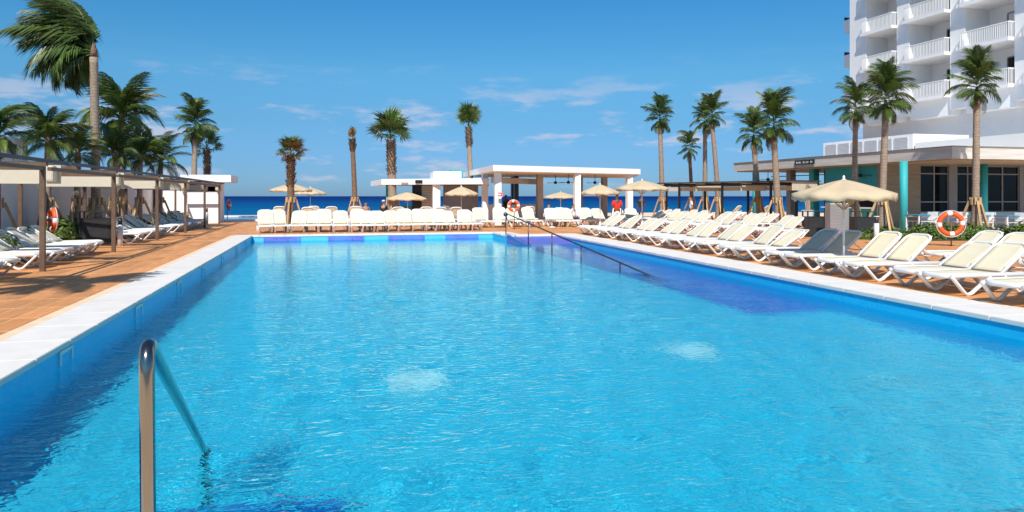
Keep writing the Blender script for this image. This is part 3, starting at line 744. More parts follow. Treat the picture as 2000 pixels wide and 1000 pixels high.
# front row on the right of the pool, in pairs
k = 0
for yv in (7.45,9.5,11.57,13.62,15.75,17.85,19.8,21.85,23.95,26.0,28.0):
    for q in range(2):
        y = yv+.34+.78*q+rl.uniform(-.03,.03); xf = PR(y)+CWR+.12+rl.uniform(-.05,.05)
        lounger(xf, y, R(rl.uniform(-4,4)), 37+rl.uniform(-5,5), f'cream lounger, {ORD[k]} from the near end of the right poolside row', 'loungers along the right pool edge'); k += 1
k = 0
for y in (9.4,10.2,11.0,12.6,13.4):
    lounger(13.6+rl.uniform(-.08,.08), y, R(rl.uniform(-3,3)), 37+rl.uniform(-2,2), f'cream lounger before the orange lifebuoy, {ORD[k]} from the right frame edge', 'loungers by the lifebuoy'); k += 1
k = 0
for y in (24.2,25.0,26.6,27.4,28.9,29.7,31.2,32.0,33.4,34.2,35.6,36.4):
    lounger(16.4+.02*(y-24)+rl.uniform(-.1,.1), y, R(rl.uniform(-4,4)), 38+rl.uniform(-4,4), f'cream lounger in the second row right of the pool, {ORD[k]} from its near end', 'loungers in the second row on the right'); k += 1
k = 0
for y in (30.3,31.1,33.0,33.8,35.6,36.4,38.2,39.0):
    lounger(19.6-.12*(y-30)+rl.uniform(-.1,.1), y, R(rl.uniform(-4,4)), 38+rl.uniform(-4,4), f'cream lounger by the black canopies, {ORD[k]} from the litter bins', 'loungers by the black canopies'); k += 1
# far row facing the camera across the end of the pool
k = 0
for u in (521,547,577,606,636,668,703,725,747,770,793,821,847,868,889,912,933):
    d = 33.2; p = at(u, d); y = PF+CW+1.15
    lounger(X_on(u,y)+rl.uniform(-.03,.03), y+rl.uniform(-.05,.45), R(90+rl.uniform(-9,9)), 51+rl.uniform(-9,8), f'white lounger with raised cream back at the far pool end, {ORD[k]} from the left', 'loungers across the far pool end'); k += 1
k = 0
for u in (953,977,1016,1050,1087,1106,1125,1155,1190,1222,1245):
    y = 36.3+rl.uniform(-.2,.2)
    lounger(X_on(u,y), y, R(90+rl.uniform(-12,12)), 54+rl.uniform(-8,8), f'white lounger with raised cream back before the bar canopy, {ORD[k]} from the left', 'loungers before the bar canopy'); k += 1
# loungers beyond, turned to the sea: the undersides of their backs face the camera
k = 0
for u, d in ((546,41),(598,39),(614,41.5),(645,41.5),(694,41),(772,38.2),(835,41),(860,41),(887,41),(1029,42)):
    p = at(u, d); lounger(p.x, p.y+1.2, R(-90+rl.uniform(-6,6)), 60+rl.uniform(-4,5), f'white lounger turned to the sea behind the far row, {ORD[k]} from the left', 'loungers turned to the sea'); k += 1
for k, (u, d) in enumerate(((1408,56),(1436,56),(1462,55))):
    p = at(u, d); lounger(p.x, p.y, R(-60), 45, f'white lounger on the far terrace below the sea horizon, {ORD[k]} of three from the left', 'loungers on the far terrace')
# left rows under the cabanas
k = 0
for y in (13.6,14.4,15.4,16.2,17.0,18.6,19.4,20.4,21.2,22.2,23.0):
    lounger(-6.12+rl.uniform(-.06,.06), y, R(180+rl.uniform(-3,3)), 36+rl.uniform(-3,3), f'cream lounger under the near left cabanas, {ORD[k]} from the camera', 'loungers under the near left cabanas'); k += 1
k = 0
for y in (27.9,28.7,30.0,30.8,31.7,32.5,33.7,35.5,36.3,37.2,38.0,39.1,39.9,41.2,42.0,43.0):
    lounger(-6.15+rl.uniform(-.06,.06), y, R(180+rl.uniform(-3,3)), 36+rl.uniform(-3,3), f'cream lounger beyond the left litter bin, {ORD[k]} from it', 'loungers beyond the left litter bin'); k += 1

# ------------------------------------------------------------------ parasols
def parasol(x, y, R0, ztop, label, drop=.4):
    t_ = thing('parasol', label, 'parasol', (x,y,0), rl.uniform(0,.5), 'beige parasols'); n = 8
    b_ = MB(); b_.tube([(0,0,0),(0,0,ztop)], .025, 8); b_.build('pole', M_plastic, t_, True)
    b_ = MB(); b_.lathe([(.27,0),(.27,.05),(.08,.09),(.04,.3)], 16); b_.build('base', M_plastic, t_, True)
    b_ = MB(); m_ = 5; per = 6                       # canopy sagging between its ribs
    zb = ztop-drop
    b_.v.append((0,0,ztop))
    for i in range(1, m_+1):
        for k in range(n*per):
            a = 2*math.pi*k/(n*per); f = (k % per)/per; sc_ = math.cos(math.pi/n)/math.cos((f-.5)*2*math.pi/n)
            r = R0*i/m_*(1-(1-sc_)*.9); s = i/m_
            b_.v.append((r*math.cos(a), r*math.sin(a), ztop - drop*s**1.12 - .05*s*math.sin(math.pi*f)**2))
    N = n*per
    for k in range(N): b_.f.append((0, 1+k, 1+(k+1)%N))
    for i in range(m_-1):
        for k in range(N): a = 1+i*N+k; c_ = 1+i*N+(k+1)%N; b_.f.append((a, a+N, c_+N, c_))
    last = 1+(m_-1)*N; base = len(b_.v)              # short hanging valance
    for k in range(N):
        x_, y_, z_ = b_.v[last+k]; b_.v.append((x_*1.005, y_*1.005, z_-.13-.025*math.sin(k*2.1)))
    for k in range(N): b_.f.append((last+k, base+k, base+(k+1)%N, last+(k+1)%N))
    c_ = b_.build('canopy', M_canvas, t_, True); so = c_.modifiers.new('t','SOLIDIFY'); so.thickness = .008
    for k in range(n):
        a = 2*math.pi*k/n; b_ = MB(); b_.tube([(.03*math.cos(a),.03*math.sin(a),ztop-.06),(R0*.97*math.cos(a),R0*.97*math.sin(a),zb-.03)], .012, 5); b_.build('rib', M_timber, t_)
        b_ = MB(); b_.tube([(.03*math.cos(a),.03*math.sin(a),zb-.35),(R0*.5*math.cos(a),R0*.5*math.sin(a),ztop-drop*.47-.05)], .009, 5); b_.build('strut', M_timber, t_)
    b_ = MB(); b_.lathe([(.001,ztop+.09),(.03,ztop+.06),(.02,ztop+.02),(.05,ztop-.01)], 10, caps=False); b_.build('finial', M_plastic, t_, True)
for u, d, r, v, lab in ((569,47,1.35,358,'beige parasol before the brown-topped palm, left of two overlapping'),(606,54,1.25,366,'beige parasol half hidden behind another beside the brown-topped palm'),
        (796,47,1.35,375,'beige parasol before the low bar, left of its white column'),(901,42,1.0,364,'beige parasol right of the white column of the low bar'),
        (1095,62,1.55,375,'beige parasol seen through the bar canopy columns'),(1172,37.5,1.0,360,'beige parasol left of the person in red'),
        (1254,38,1.40,352,'beige parasol touching the end of the black canopies'),(1648,15.72,1.08,350,'large near beige parasol standing among the right-hand loungers')):
    p = at(u, d); parasol(p.x, p.y, r, zat(v, d), lab, .40 if d > 20 else .31)

# ------------------------------------------------------------------ handrails
t_ = thing('near_handrail', 'polished steel handrail bent down into the water in the foreground', 'handrail', (-.549,2.5,0))
top = Vector((0,.057,1.165)); end = Vector((-.281,3.17,-.22)); ex = end + (end-top)*.42
mb = MB(); mb.tube(rpath([(.02,.0,0),(0,.057,1.185),tuple(top.lerp(end,1.06)), (end.x-.03,end.y+.24,FLOOR_Z+.02)], .11, 8), .0235, 20, caps=True)
mb.build('rail', M_steel, t_, True)
mb = MB(); mb.lathe([(.06,0),(.06,.012),(.03,.02)], 20, (.02,0,.022)); mb.build('flange', M_steel, t_, True)
t_ = thing('ramp_handrail', 'long dark steel handrail sloping down beside the violet entry ramp', 'handrail', (RAMP_X+.06, 0, 0))
def rampz(y): return -.03 + (FLOOR_Z+.03)*(RAMP_Y-y)/(RAMP_Y-RAMP_END)
yA, yB = RAMP_Y+.35, 14.6
mb = MB(); mb.tube(rpath([(0,yA,.55),(0,yA,.88),(0,yA-.3,.90),(0,yB,rampz(yB)+.92)], .12), .024, 10); mb.build('top_rail', M_darksteel, t_, True)
mb = MB(); mb.tube([(0,yA,.02),(0,yA,.86)], .022, 8); mb.build('post', M_darksteel, t_, True)
mb = MB(); mb.lathe([(.09,-.05),(.09,.05)], 14); f_ = mb.build('clamp', M_darksteel, t_, True); f_.location = (0,yA+.05,.88); f_.rotation_euler = (R(90),0,0)
for u in (1032,1078,1135,1211):
    y = Y_on(u, RAMP_X+.06); mb = MB(); mb.tube([(0,y,rampz(y)+.005),(0,y,rampz(y)+.91)], .022, 8); mb.build('post', M_darksteel, t_, True)

# ------------------------------------------------------------------ bins, bollards, lifebuoys
def bin_(x, y, rz, label, m=M_black, w=.62, h=1.05, panel=None):
    t = thing('litter_bin', label, 'bin', (x,y,0), rz); b = MB(); b.bx(-w/2,w/2,-w/2,w/2,.04,h*.78); b.build('body', m, t)
    for sx in (-1,1):
        for sy in (-1,1):
            b = MB(); b.bx(sx*w/2-.025,sx*w/2+.025,sy*w/2-.025,sy*w/2+.025,0,h*.97); b.build('post', M_black, t)
    b = MB(); b.bx(-w/2-.03,w/2+.03,-w/2-.03,w/2+.03,h*.97,h); b.build('lid', M_black, t, bevel=.008)
    for s in (-1,1):
        b = MB(); b.bx(-w/2+.06,w/2-.06,s*(w/2+.002)-.002*(s<0)*2,s*(w/2+.002)+.006,.10,h*.72) if False else b.bx(-w/2+.06,w/2-.06,min(s*(w/2+.001),s*(w/2+.012)),max(s*(w/2+.001),s*(w/2+.012)),.10,h*.72); b.build('panel', panel or m, t)
M_binpanel = pmat('bin_panel', (.025,.025,.027), .45, .25, 4)
p = at(190, 24.6); bin_(p.x, p.y, R(8), 'dark square litter bin between the left-hand cabanas', M_black, .9, 1.15, M_binpanel)
p = at(1589, 29.2); bin_(p.x, p.y, R(-20), 'black litter bin behind the large parasol, left of two', M_black, .66, 1.05, M_binpanel)
p = at(1683, 28.5); bin_(p.x, p.y, R(-20), 'black litter bin by the shrubs, right of two', M_black, .75, 1.05, M_binpanel)
p = at(1634, 27.5); t_ = thing('drum_bin', 'tall grey slatted cabinet standing between two black bins', 'cabinet', (p.x,p.y,0), R(-20)); mb = MB(); mb.bx(-.33,.33,-.3,.3,.06,1.38); bo = mb.build('body', M_tancol, t_)
for k in range(11): mb = MB(); mb.bx(-.345,.345,-.318,-.302,.10+.115*k,.10+.115*k+.095); mb.build('slat', M_greyframe, t_)
def bollard(x, y, label):
    t = thing('bollard_light', label, 'bollard', (x,y,0), 0, 'bollard lights'); b = MB(); b.lathe([(.085,0),(.085,.72)], 14); b.build('shaft', M_bollard, t, True)
    b = MB(); b.lathe([(.062,.72),(.062,.93)], 14); b.build('lamp_head', M_lamp, t, True)
    b = MB(); b.lathe([(.09,.93),(.09,.965)], 14); b.build('cap', M_bollard, t, True)
bollard(-6.45, 26.3, 'short pale bollard light with black head beside the left cabana posts')
p = at(404, 42); bollard(p.x, p.y, 'short pale bollard light by the white pavilion wall')
p = at(1712, 24.6); bollard(p.x, p.y, 'short pale bollard light before the right-hand shrubs')
def lifebuoy(x, y, z, rz, label, r=.33, pole=True, tilt=0):
    t = thing('lifebuoy', label, 'lifebuoy', (x,y,0), rz, 'lifebuoys'); n = 40; q = 10
    for seg in range(8):                              # alternating orange quarters and white bands
        wide = seg % 2 == 0; a0 = (seg//2)*math.pi/2 + (0 if wide else math.pi/2*.74) + .3; a1 = a0 + math.pi/2*(.74 if wide else .26)
        b = MB(); pts = [(r*math.cos(a0+(a1-a0)*k/8), .0, z+r*math.sin(a0+(a1-a0)*k/8)) for k in range(9)]
        b.tube(pts, .075 if wide else .079, q, upref=Vector((0,1,0))); b.build('ring_section' if wide else 'white_band', M_orange if wide else M_plastic, t, True)
    b = MB(); b.tube([(r*1.3*math.cos(k*math.pi/16), -.02, z+r*1.3*math.sin(k*math.pi/16)) for k in range(33)], .010, 5); b.build('grab_line', M_cloth_w, t)
    if pole: b = MB(); b.tube([(.04,.09,0),(.04,.09,z+.1)], .022, 8); b.build('post', M_brown, t, True)
    b = MB(); b.bx(-.12,.16,.07,.11,z-.06,z+.02); b.build('bracket', M_brown, t)
p = at(1857, 23.5); lifebuoy(p.x, p.y, zat(437,23.5), R(-30), 'orange and white lifebuoy on a post before the restaurant shrubs', .335)
p = at(1003, 35.5); lifebuoy(p.x, p.y, zat(402,35.5), R(-10), 'orange and white lifebuoy hanging before the bar canopy', .235)
p = at(103, 21.5); lifebuoy(p.x, p.y, zat(428,21.5), math.atan2(p.y,p.x)+.25, 'lifebuoy seen edge-on behind the nearest cabana post', .30)
p = at(447, 47.5); lifebuoy(p.x, p.y, zat(400,47.5), math.atan2(p.y,p.x)+.3, 'lifebuoy seen edge-on before the far pool', .28)
p = at(976, 40.6); t_ = thing('direction_sign', 'small white sign with red arrow bars on a bar canopy column', 'sign', (p.x,p.y-.1,0), -.2); mb = MB(); mb.bx(-.14,.14,-.03,-.01,1.60,1.86); mb.build('plate', M_plastic, t_)
mb = MB(); mb.bx(-.13,.13,-.036,-.031,1.79,1.85); mb.bx(-.13,.13,-.036,-.031,1.64,1.70); mb.bx(.06,.13,-.036,-.031,1.70,1.79); mb.build('arrow', M_red, t_)

# side tables, pots, cafe chairs
def side_table(x, y, label):
    t = thing('side_table', label, 'table', (x,y,0)); b = MB(); b.lathe([(.24,.42),(.25,.45),(.24,.465)], 20); b.build('table_top', M_plastic, t, True)
    b = MB(); b.lathe([(.025,.04),(.025,.42)], 10); b.build('column', M_plastic, t, True); b = MB(); b.lathe([(.20,0),(.18,.03),(.04,.045)], 18); b.build('base', M_plastic, t, True)
p = at(1078, 38); side_table(p.x, p.y, 'round white pedestal table on the deck above the ramp')
def cafe_chair(x, y, rz, label, m=M_plastic):
    t = thing('cafe_chair', label, 'chair', (x,y,.06), rz, 'white chairs on the restaurant terrace')
    b = MB(); b.bx(-.23,.23,-.23,.23,.43,.47); b.build('seat', m, t, bevel=.01)
    b = MB(); b.bx(-.23,.23,.21,.245,.50,.88); b.build('backrest', m, t, bevel=.01)
    for sx in (-1,1):
        for sy in (-1,1): b = MB(); b.tube([(sx*.2,sy*.2,.43),(sx*.23,sy*.24,0)], .018, 6); b.build('leg', m, t)
        b = MB(); b.bx(sx*.24-.02,sx*.24+.02,-.2,.22,.64,.67); b.build('armrest', m, t)
def cafe_table(x, y, label):
    t = thing('cafe_table', label, 'table', (x,y,.06), 0, 'tables on the restaurant terrace'); b = MB(); b.bx(-.42,.42,-.42,.42,.72,.76); b.build('table_top', M_blueplas, t, bevel=.01)
    for sx in (-1,1):
        for sy in (-1,1): b = MB(); b.bx(sx*.36-.025,sx*.36+.025,sy*.36-.025,sy*.36+.025,0,.72); b.build('leg', M_plastic, t)
for k, (u, d) in enumerate(((1795,32.5),(1852,32),(1905,31.5),(1965,31))):
    p = at(u, d); cafe_table(p.x, p.y, f'white-legged terrace table with blue top, {ORD[k]} from the left before the restaurant windows')
for k, (u, d, a) in enumerate(((1778,33,70),(1815,32,-80),(1838,32.6,80),(1872,31.5,-80),(1890,32,90),(1925,31.2,-75),(1945,31.6,85),(1985,30.6,-85))):
    p = at(u, d); cafe_chair(p.x, p.y, R(a), f'white terrace chair, {ORD[k]} from the left before the restaurant windows')
p = at(1578, 36); t_ = thing('plant_pot', 'tapered grey planter holding bamboo canes behind the litter bins', 'planter', (p.x,p.y,0)); mb = MB(); mb.lathe([(.26,0),(.38,.95),(.34,.95),(.33,.85)], 4); mb.build('pot', M_louvre, t_)
for k in range(4):
    mb = MB(); mb.tube([(.08*k-.12,.03*k-.05,.8),(.16*k-.24,.05*k,2.0+.12*(k%2))], .022, 6); mb.build('cane', M_timber, t_)

# ------------------------------------------------------------------ vegetation
rv = random.Random(21)
def frond_mesh(name, m, L=1.0, droop=1.4, nl=30, wid=.34, lw=.022, side_sweep=0.0, hang=.5, seed=0):
    "feather frond along +X: a bending midrib with two rows of narrow leaflets"
    r = random.Random(seed); b = MB(); ang = .0; p = Vector((0,0,0)); pts = []; n = 16
    for i in range(n+1):
        pts.append((p.copy(), ang)); p += Vector((math.cos(ang)*L/n, side_sweep*(i/n)*L/n, math.sin(ang)*L/n)); ang -= droop/n*(.5+1.0*i/n)
    b.tube([q for q, _ in pts], [L*.016*(1-.85*i/n)+.002 for i in range(n+1)], 4)
    for k in range(nl):
        s = .16+.84*k/(nl-1); f = s*n; i = min(int(f), n-1); q = pts[i][0].lerp(pts[i+1][0], f-i); a = pts[i][1]
        tdir = Vector((math.cos(a),0,math.sin(a))); up = Vector((-math.sin(a),0,math.cos(a)))
        ln = wid*L*(math.sin(math.pi*min(1,.18+.78*s))**.7)*r.uniform(.8,1.12)
        for sd in (-1,1):
            out = (Vector((0,sd,0))*.80 + tdir*(.45+.5*s) + up*r.uniform(.05,.30)).normalized()
            mid = q + out*ln*.5; tip = q + out*ln*.9 + Vector((0,0,-1))*ln*hang*r.uniform(.5,1.3)
            w = tdir*lw*L*.5
            b.add([q-w*.7, q+w*.7, mid+w, tip, mid-w], [(0,1,2,4),(4,2,3)])
    return b.mesh(name, m)
def fan_mesh(name, m, L=1.0, nb=22, seed=0, fold=.35):
    "fan leaf: a petiole and a round pleated blade split into fingers"
    r = random.Random(seed); b = MB(); pe = .42*L
    b.tube([(0,0,0),(pe*.5,0,.03*L),(pe,0,0)], [.018*L,.013*L,.010*L], 4)
    for k in range(nb):
        a = (k/(nb-1)*2-1)*R(118); ln = .58*L*r.uniform(.85,1.08)*(1-.18*abs(a)/R(118)); da = R(118)/nb
        o = Vector((pe,0,0)); dr = Vector((math.cos(a),math.sin(a),0))
        lift = fold*abs(math.sin(a))*.6
        def P(rad, an, z): return o + Vector((math.cos(an)*rad, math.sin(an)*rad, z))
        z1 = lift*ln*.6; tip = o + dr*ln + Vector((0,0,lift*ln-.22*L*r.uniform(.2,1.0)))
        b.add([P(.02*L,a,0), P(ln*.62,a-da,z1), tip, P(ln*.62,a+da,z1)], [(0,1,2,3)])
    return b.mesh(name, m)
FE = [frond_mesh(f'frond', M_leaf, 1, dr, 30, w, .036, hang=h, seed=i) for i, (dr, w, h) in enumerate(((.5,.40,.5),(.9,.42,.7),(1.3,.40,.8)))]
FY = [frond_mesh('frond', M_leaf_y, 1, dr, 34, .30, .024, hang=.5, seed=10+i) for i, dr in enumerate((1.2,1.9))]
FC = [frond_mesh('frond', M_leaf, 1, dr, 44, .30, .025, side_sweep=ss, hang=.85, seed=20+i) for i, (dr, ss) in enumerate(((1.0,.1),(1.5,-.15),(1.9,.2)))]
FCY = [frond_mesh('frond', M_leaf_y, 1, 1.6, 44, .29, .025, hang=.9, seed=30)]
FED = frond_mesh('frond', M_leaf_dry, 1, 1.3, 20, .36, .03, hang=.9, seed=41)
FA = [fan_mesh('fan_leaf', M_leaf, 1, 24, i) for i in range(3)]
FAD = [fan_mesh('fan_leaf', M_leaf_dry, 1, 18, 7+i) for i in range(2)]
def boots_part(z0, z1, r0, parent, off, m=None):
    "old leaf bases wrapped round the upper trunk, each a stub pointing up and out"
    n = int((z1-z0)/.075); b = MB()
    for i in range(n):
        for k in range(5):
            a = k*2*math.pi/5 + i*.53; z = z0+(z1-z0)*i/n + rv.uniform(-.02,.02); c_ = off(z); ra = r0*(.9+.2*rv.random())
            d = Vector((math.cos(a),math.sin(a),0)); q = Vector((-math.sin(a),math.cos(a),0)); L_ = .20+.10*rv.random()
            p0 = c_ + d*ra*.75; p1 = p0 + d*(.10+.10*rv.random()) + Vector((0,0,L_))
            b.add([p0-q*.07, p0+q*.07, p1+q*.035, p1-q*.035, p0-q*.05-d*.04+Vector((0,0,.07)), p0+q*.05-d*.04+Vector((0,0,.07))], [(0,1,2,3),(4,5,2,3)])
    return b.build('leaf_bases', m or M_trunk2, parent)
def props(t_, off, r, n=3, h=1.45, spread=.75, a0=.3):
    for k in range(n):
        a = a0 + 2*math.pi*k/n; c_ = off(h); b = MB()
        b.beam((c_.x+math.cos(a)*spread, c_.y+math.sin(a)*spread, 0), (c_.x+math.cos(a)*(r+.05), c_.y+math.sin(a)*(r+.05), h), .085, .085); b.build('support_prop', M_timber, t_)
    b = MB(); c_ = off(h)
    for k in range(8):
        a = 2*math.pi*k/8; q = Vector((-math.sin(a),math.cos(a),0))
        m_ = Matrix.Translation((c_.x+math.cos(a)*(r+.03), c_.y+math.sin(a)*(r+.03), h-.15)) @ Matrix.Rotation(a,4,'Z'); b.bx(-.015,.015,-.04,.04,0,.30,m_)
    b.build('support_collar', M_timber, t_)
def palm(u, d, ut, vb, label, style, n, Lf, trunk_r=.17, kind='feather', mt=None, el=(85,-35), bias=None, boots=0, pr=True, meshes=None, pos=None, cup=1.0, a0=.3, droopy=False):
    "u, d: foot of the trunk; ut, vb: where the trunk ends in the photo"
    n = int(n*.72) if style == 'f' else n
    base = at(u, d) if pos is None else Vector(pos); H = zat(vb, d); tp = at(ut, d) - at(u, d) if ut is not None else Vector((0,0,0))
    t_ = thing('palm_tree', label, 'palm', tuple(base), 0, 'palms')
    def off(z): s = max(0,min(1,z/H)); return Vector((tp.x*s**1.4, tp.y*s**1.4, z))
    N = 26; b = MB(); rad = []
    for i in range(N+1):
        s = i/N; r = trunk_r*(1.30-.42*min(1,s*5) - .16*s); rad.append(r*(1+.035*math.sin(i*2.3+u)))
    b.tube([off(H*i/N) for i in range(N+1)], rad, 12); b.build('trunk', mt or M_trunk, t_, True)
    if boots: boots_part(H-boots, H+.05, trunk_r*.85, t_, off)
    else:
        b = MB(); b.tube([off(H-.02), off(H)+Vector((0,0,.25)), off(H)+Vector((0,0,.55))], [trunk_r*.72, trunk_r*.62, trunk_r*.25], 10); b.build('crown_shaft', M_leaf_y if not mt and style != 'c' else (mt or M_trunk2), t_, True)
    ms = meshes or (FE if kind == 'feather' else FA)
    for k in range(n):
        s = (k+.5)/n; e = el[0] + (el[1]-el[0])*s**(cup if kind == 'fan' or bias is not None else 1.35); az = k*2.399963 + u
        if bias is not None:
            baz, sp = bias; az = baz + rv.uniform(-sp, sp)
        L_ = Lf*(.62+.38*math.sin(math.pi*min(1,s*.8+.25)))*(rv.uniform(.85,1.12) if style != 'f' else rv.uniform(.68,1.22))
        mm = ms[min(len(ms)-1, int(s*len(ms)))] if droopy else rv.choice(ms)
        if style == 'f' and s > .90: mm = FED
        f = put('fan_leaf' if kind == 'fan' else 'frond', mm, t_); f.location = off(H)+Vector((0,0,.12+(.25 if kind == 'fan' or style == 'c' else 1.0*Lf)*(1-s)))
        f.rotation_euler = (rv.uniform(-.5,.5), -R(e+rv.uniform(-8,8)), az); f.scale = (L_,)*3
    if pr: props(t_, off, trunk_r, a0=a0)
    return t_
# right-hand side
palm(1905,29.5,1908,196,'slender palm with full green crown before the restaurant windows, rightmost','f',56,1.08,.17,el=(90,-60),a0=0)
palm(1722,28.9,1730,222,'slender palm with bushy crown before the plant screen, taller of two','f',58,1.15,.17,el=(90,-60),a0=.2)
palm(1668,32.0,1671,236,'slender palm with narrow crown left of the bushy one by the plant screen','f',44,1.0,.15,el=(92,-66))
palm(1520,36.1,1511,268,'palm with wide crown rising behind the black canopies, right of a close pair','f',56,1.28,.20,el=(90,-62))
palm(1483,40.5,1472,282,'palm with leaning trunk behind the black canopies, left of a close pair','f',50,1.12,.19,el=(88,-60))
palm(1404,47.1,1391,243,'tall palm leaning left behind the black canopies, right of the touching pair','f',46,1.15,.19,el=(90,-64))
palm(1377,49.1,1377,252,'tall straight palm behind the black canopies, left of the touching pair','f',46,1.12,.19,el=(90,-64))
palm(1352,54,1347,304,'short dark palm between the tall pair and the bar canopy','f',40,1.08,.17,mt=M_trunk2,el=(75,-58))
palm(1294,49.2,1289,248,'tall lone palm with round crown right of the bar canopy','f',54,1.2,.20,el=(90,-60))
# before the bars
palm(921,49.1,915,252,'tall fan palm rising behind the right end of the low bar','n',15,1.75,.22,'fan',boots=1.3,el=(88,42),cup=1.0)
palm(767,47.1,763,276,'stout fan palm with shaggy brown collar left of the low bar','n',13,2.15,.34,'fan',boots=2.3,el=(86,5),mt=None)
palm(694,47.1,688,276,'bare dead palm trunk with a frayed stub for a crown','n',7,.75,.20,'fan',boots=.7,el=(88,70),meshes=FAD,mt=M_trunk2)
palm(568,40.5,568,308,'palm with withered brown fan leaves behind the left parasol','n',22,1.15,.24,'fan',meshes=FAD+[FA[0]],boots=1.7,el=(80,-25),mt=M_trunk2)
# left
palm(378,46.8,381,268,'palm with drooping dark crown over the white pavilion','f',54,1.45,.22,el=(84,-64))
palm(406,49.4,404,296,'fan palm with ragged crown right of the dark-crowned palm','n',11,1.9,.23,'fan',boots=1.7,el=(85,-20))
wl_ = math.atan2(SIN, -COS)                  # the wind blows towards the left of the picture
palm(188,28.2,183,112,'tall coconut palm with its fronds blown hard to the left','c',54,2.9,.21,meshes=FC,el=(80,-30),bias=(wl_,.8),a0=.5)
palm(236,34,237,240,'coconut palm with spreading fronds behind the tall windblown palm','c',30,2.5,.20,meshes=FC+FCY+FCY,el=(82,-28),droopy=True)
for (u, d, v, n, L_, lab, yel) in ((-8,21.5,282,22,1.45,'low palm at the left frame edge above the nearest cabana',0),(92,25,288,26,1.45,'low dark palm above the gap between the two nearest cabanas',0),
        (150,27,312,24,1.4,'low bright green palm left of the tall trunk behind the second cabana',1),(222,30,314,24,1.4,'low palm right of the tall trunk behind the third cabana',0),
        (272,32,318,24,1.5,'low palm with upright fronds behind the third cabana',0),(312,36,326,20,1.8,'low bright palm with long fronds reaching right behind the fourth cabana',1)):
    palm(u,d,u+2,v,lab,'c',n,L_,.15,meshes=(FCY+FY) if yel else FC+FCY,el=(84,-20),pr=True)
palm(0,12,None,-200,'palm outside the left frame edge whose shadow falls on the deck','c',18,1.7,.2,meshes=FC,el=(70,-30),pos=(-7.35,8.6,0))

def shrub_mesh(name, rx, rz, n, lf, seed):
    r = random.Random(seed); b = MB()
    for k in range(n):
        th = r.uniform(0,6.283); ph = math.acos(r.uniform(-.15,1)); q = r.uniform(.45,1.0)**.6*(1+.22*math.sin(3*th+seed)*math.sin(2*ph))
        c = Vector((rx*q*math.sin(ph)*math.cos(th), rx*q*math.sin(ph)*math.sin(th), rz*.12+rz*q*math.cos(ph)*.9))
        nrm = (c-Vector((0,0,rz*.3))).normalized() + Vector((r.uniform(-.7,.7),r.uniform(-.7,.7),r.uniform(-.2,.9))); nrm.normalize()
        a = nrm.orthogonal().normalized(); a.rotate(Quaternion(nrm, r.uniform(0,6.28))); e = nrm.cross(a); s = lf*r.uniform(.7,1.3)
        b.add([c-a*s, c-e*s*.42+nrm*s*.1, c+a*s, c+e*s*.42+nrm*s*.1], [(0,1,2,3)])
    return b.mesh(name, M_shrub)
SH_ = [shrub_mesh('foliage', .48, .62, 420, .085, i) for i in range(4)]
mb = MB(); 
for k in range(5): a = k*1.25; mb.tube([(0,0,0),(.18*math.cos(a),.18*math.sin(a),.35)], [.018,.008], 5)
stem_me = mb.mesh('stem', M_trunk2)
def shrub(x, y, s, label, group, sz=1.0):
    t = thing('shrub', label, 'shrub', (x,y,0), rv.uniform(0,6), group); put('foliage', rv.choice(SH_), t); put('stem', stem_me, t); t.scale = (s,s,s*sz)
beds = MB(); q = [at(1600,30), at(1760,26.2), at(2060,26.8), at(2060,28.6), at(1765,29.2), at(1610,33)]
beds.add([(p.x,p.y,.006) for p in q], [tuple(range(6))]); tag(beds.build('planting_bed', M_soil), kind='structure')
k = 0
for (u, d, s) in ((1612,31,.8),(1640,31,.8),(1668,29.5,.8),(1700,28.4,.85),(1735,28.6,.7),(1752,27.2,.6),(1690,27.4,.55),(1722,26.8,.6),(1790,28.8,.7),(1808,28.2,.85),(1828,27.6,.8),(1845,28.3,.85),(1872,27.4,.85),(1890,28.2,.9),(1912,27.5,.75),(1935,27.3,.7),(1958,27.2,.75),(1980,27,.8),(1999,26.5,.95)):
    p = at(u, d); shrub(p.x, p.y, s*1.15, f'low leafy shrub in the bed before the restaurant, {ORD[k]} from the left', 'shrubs before the restaurant'); k += 1
k = 0
for (u, d, s) in ((2,17.5,1.0),(32,19.5,1.1),(60,20.5,.9),(112,23.2,1.35),(128,24.2,1.2),(148,25.0,.9),(205,27,1.0),(235,29.5,1.0),(262,31,1.0),(290,33.5,1.1),(312,36,1.15),(330,38,1.1),(346,40,1.1),(358,42,1.0)):
    t = (u-1000)/F_PX; x = -9.6; y = Y_on(u, x); p = at(u, d)
    shrub(p.x, p.y, s, f'leafy shrub along the left boundary wall, {ORD[k]} from the left', 'shrubs along the left wall', 1.15); k += 1

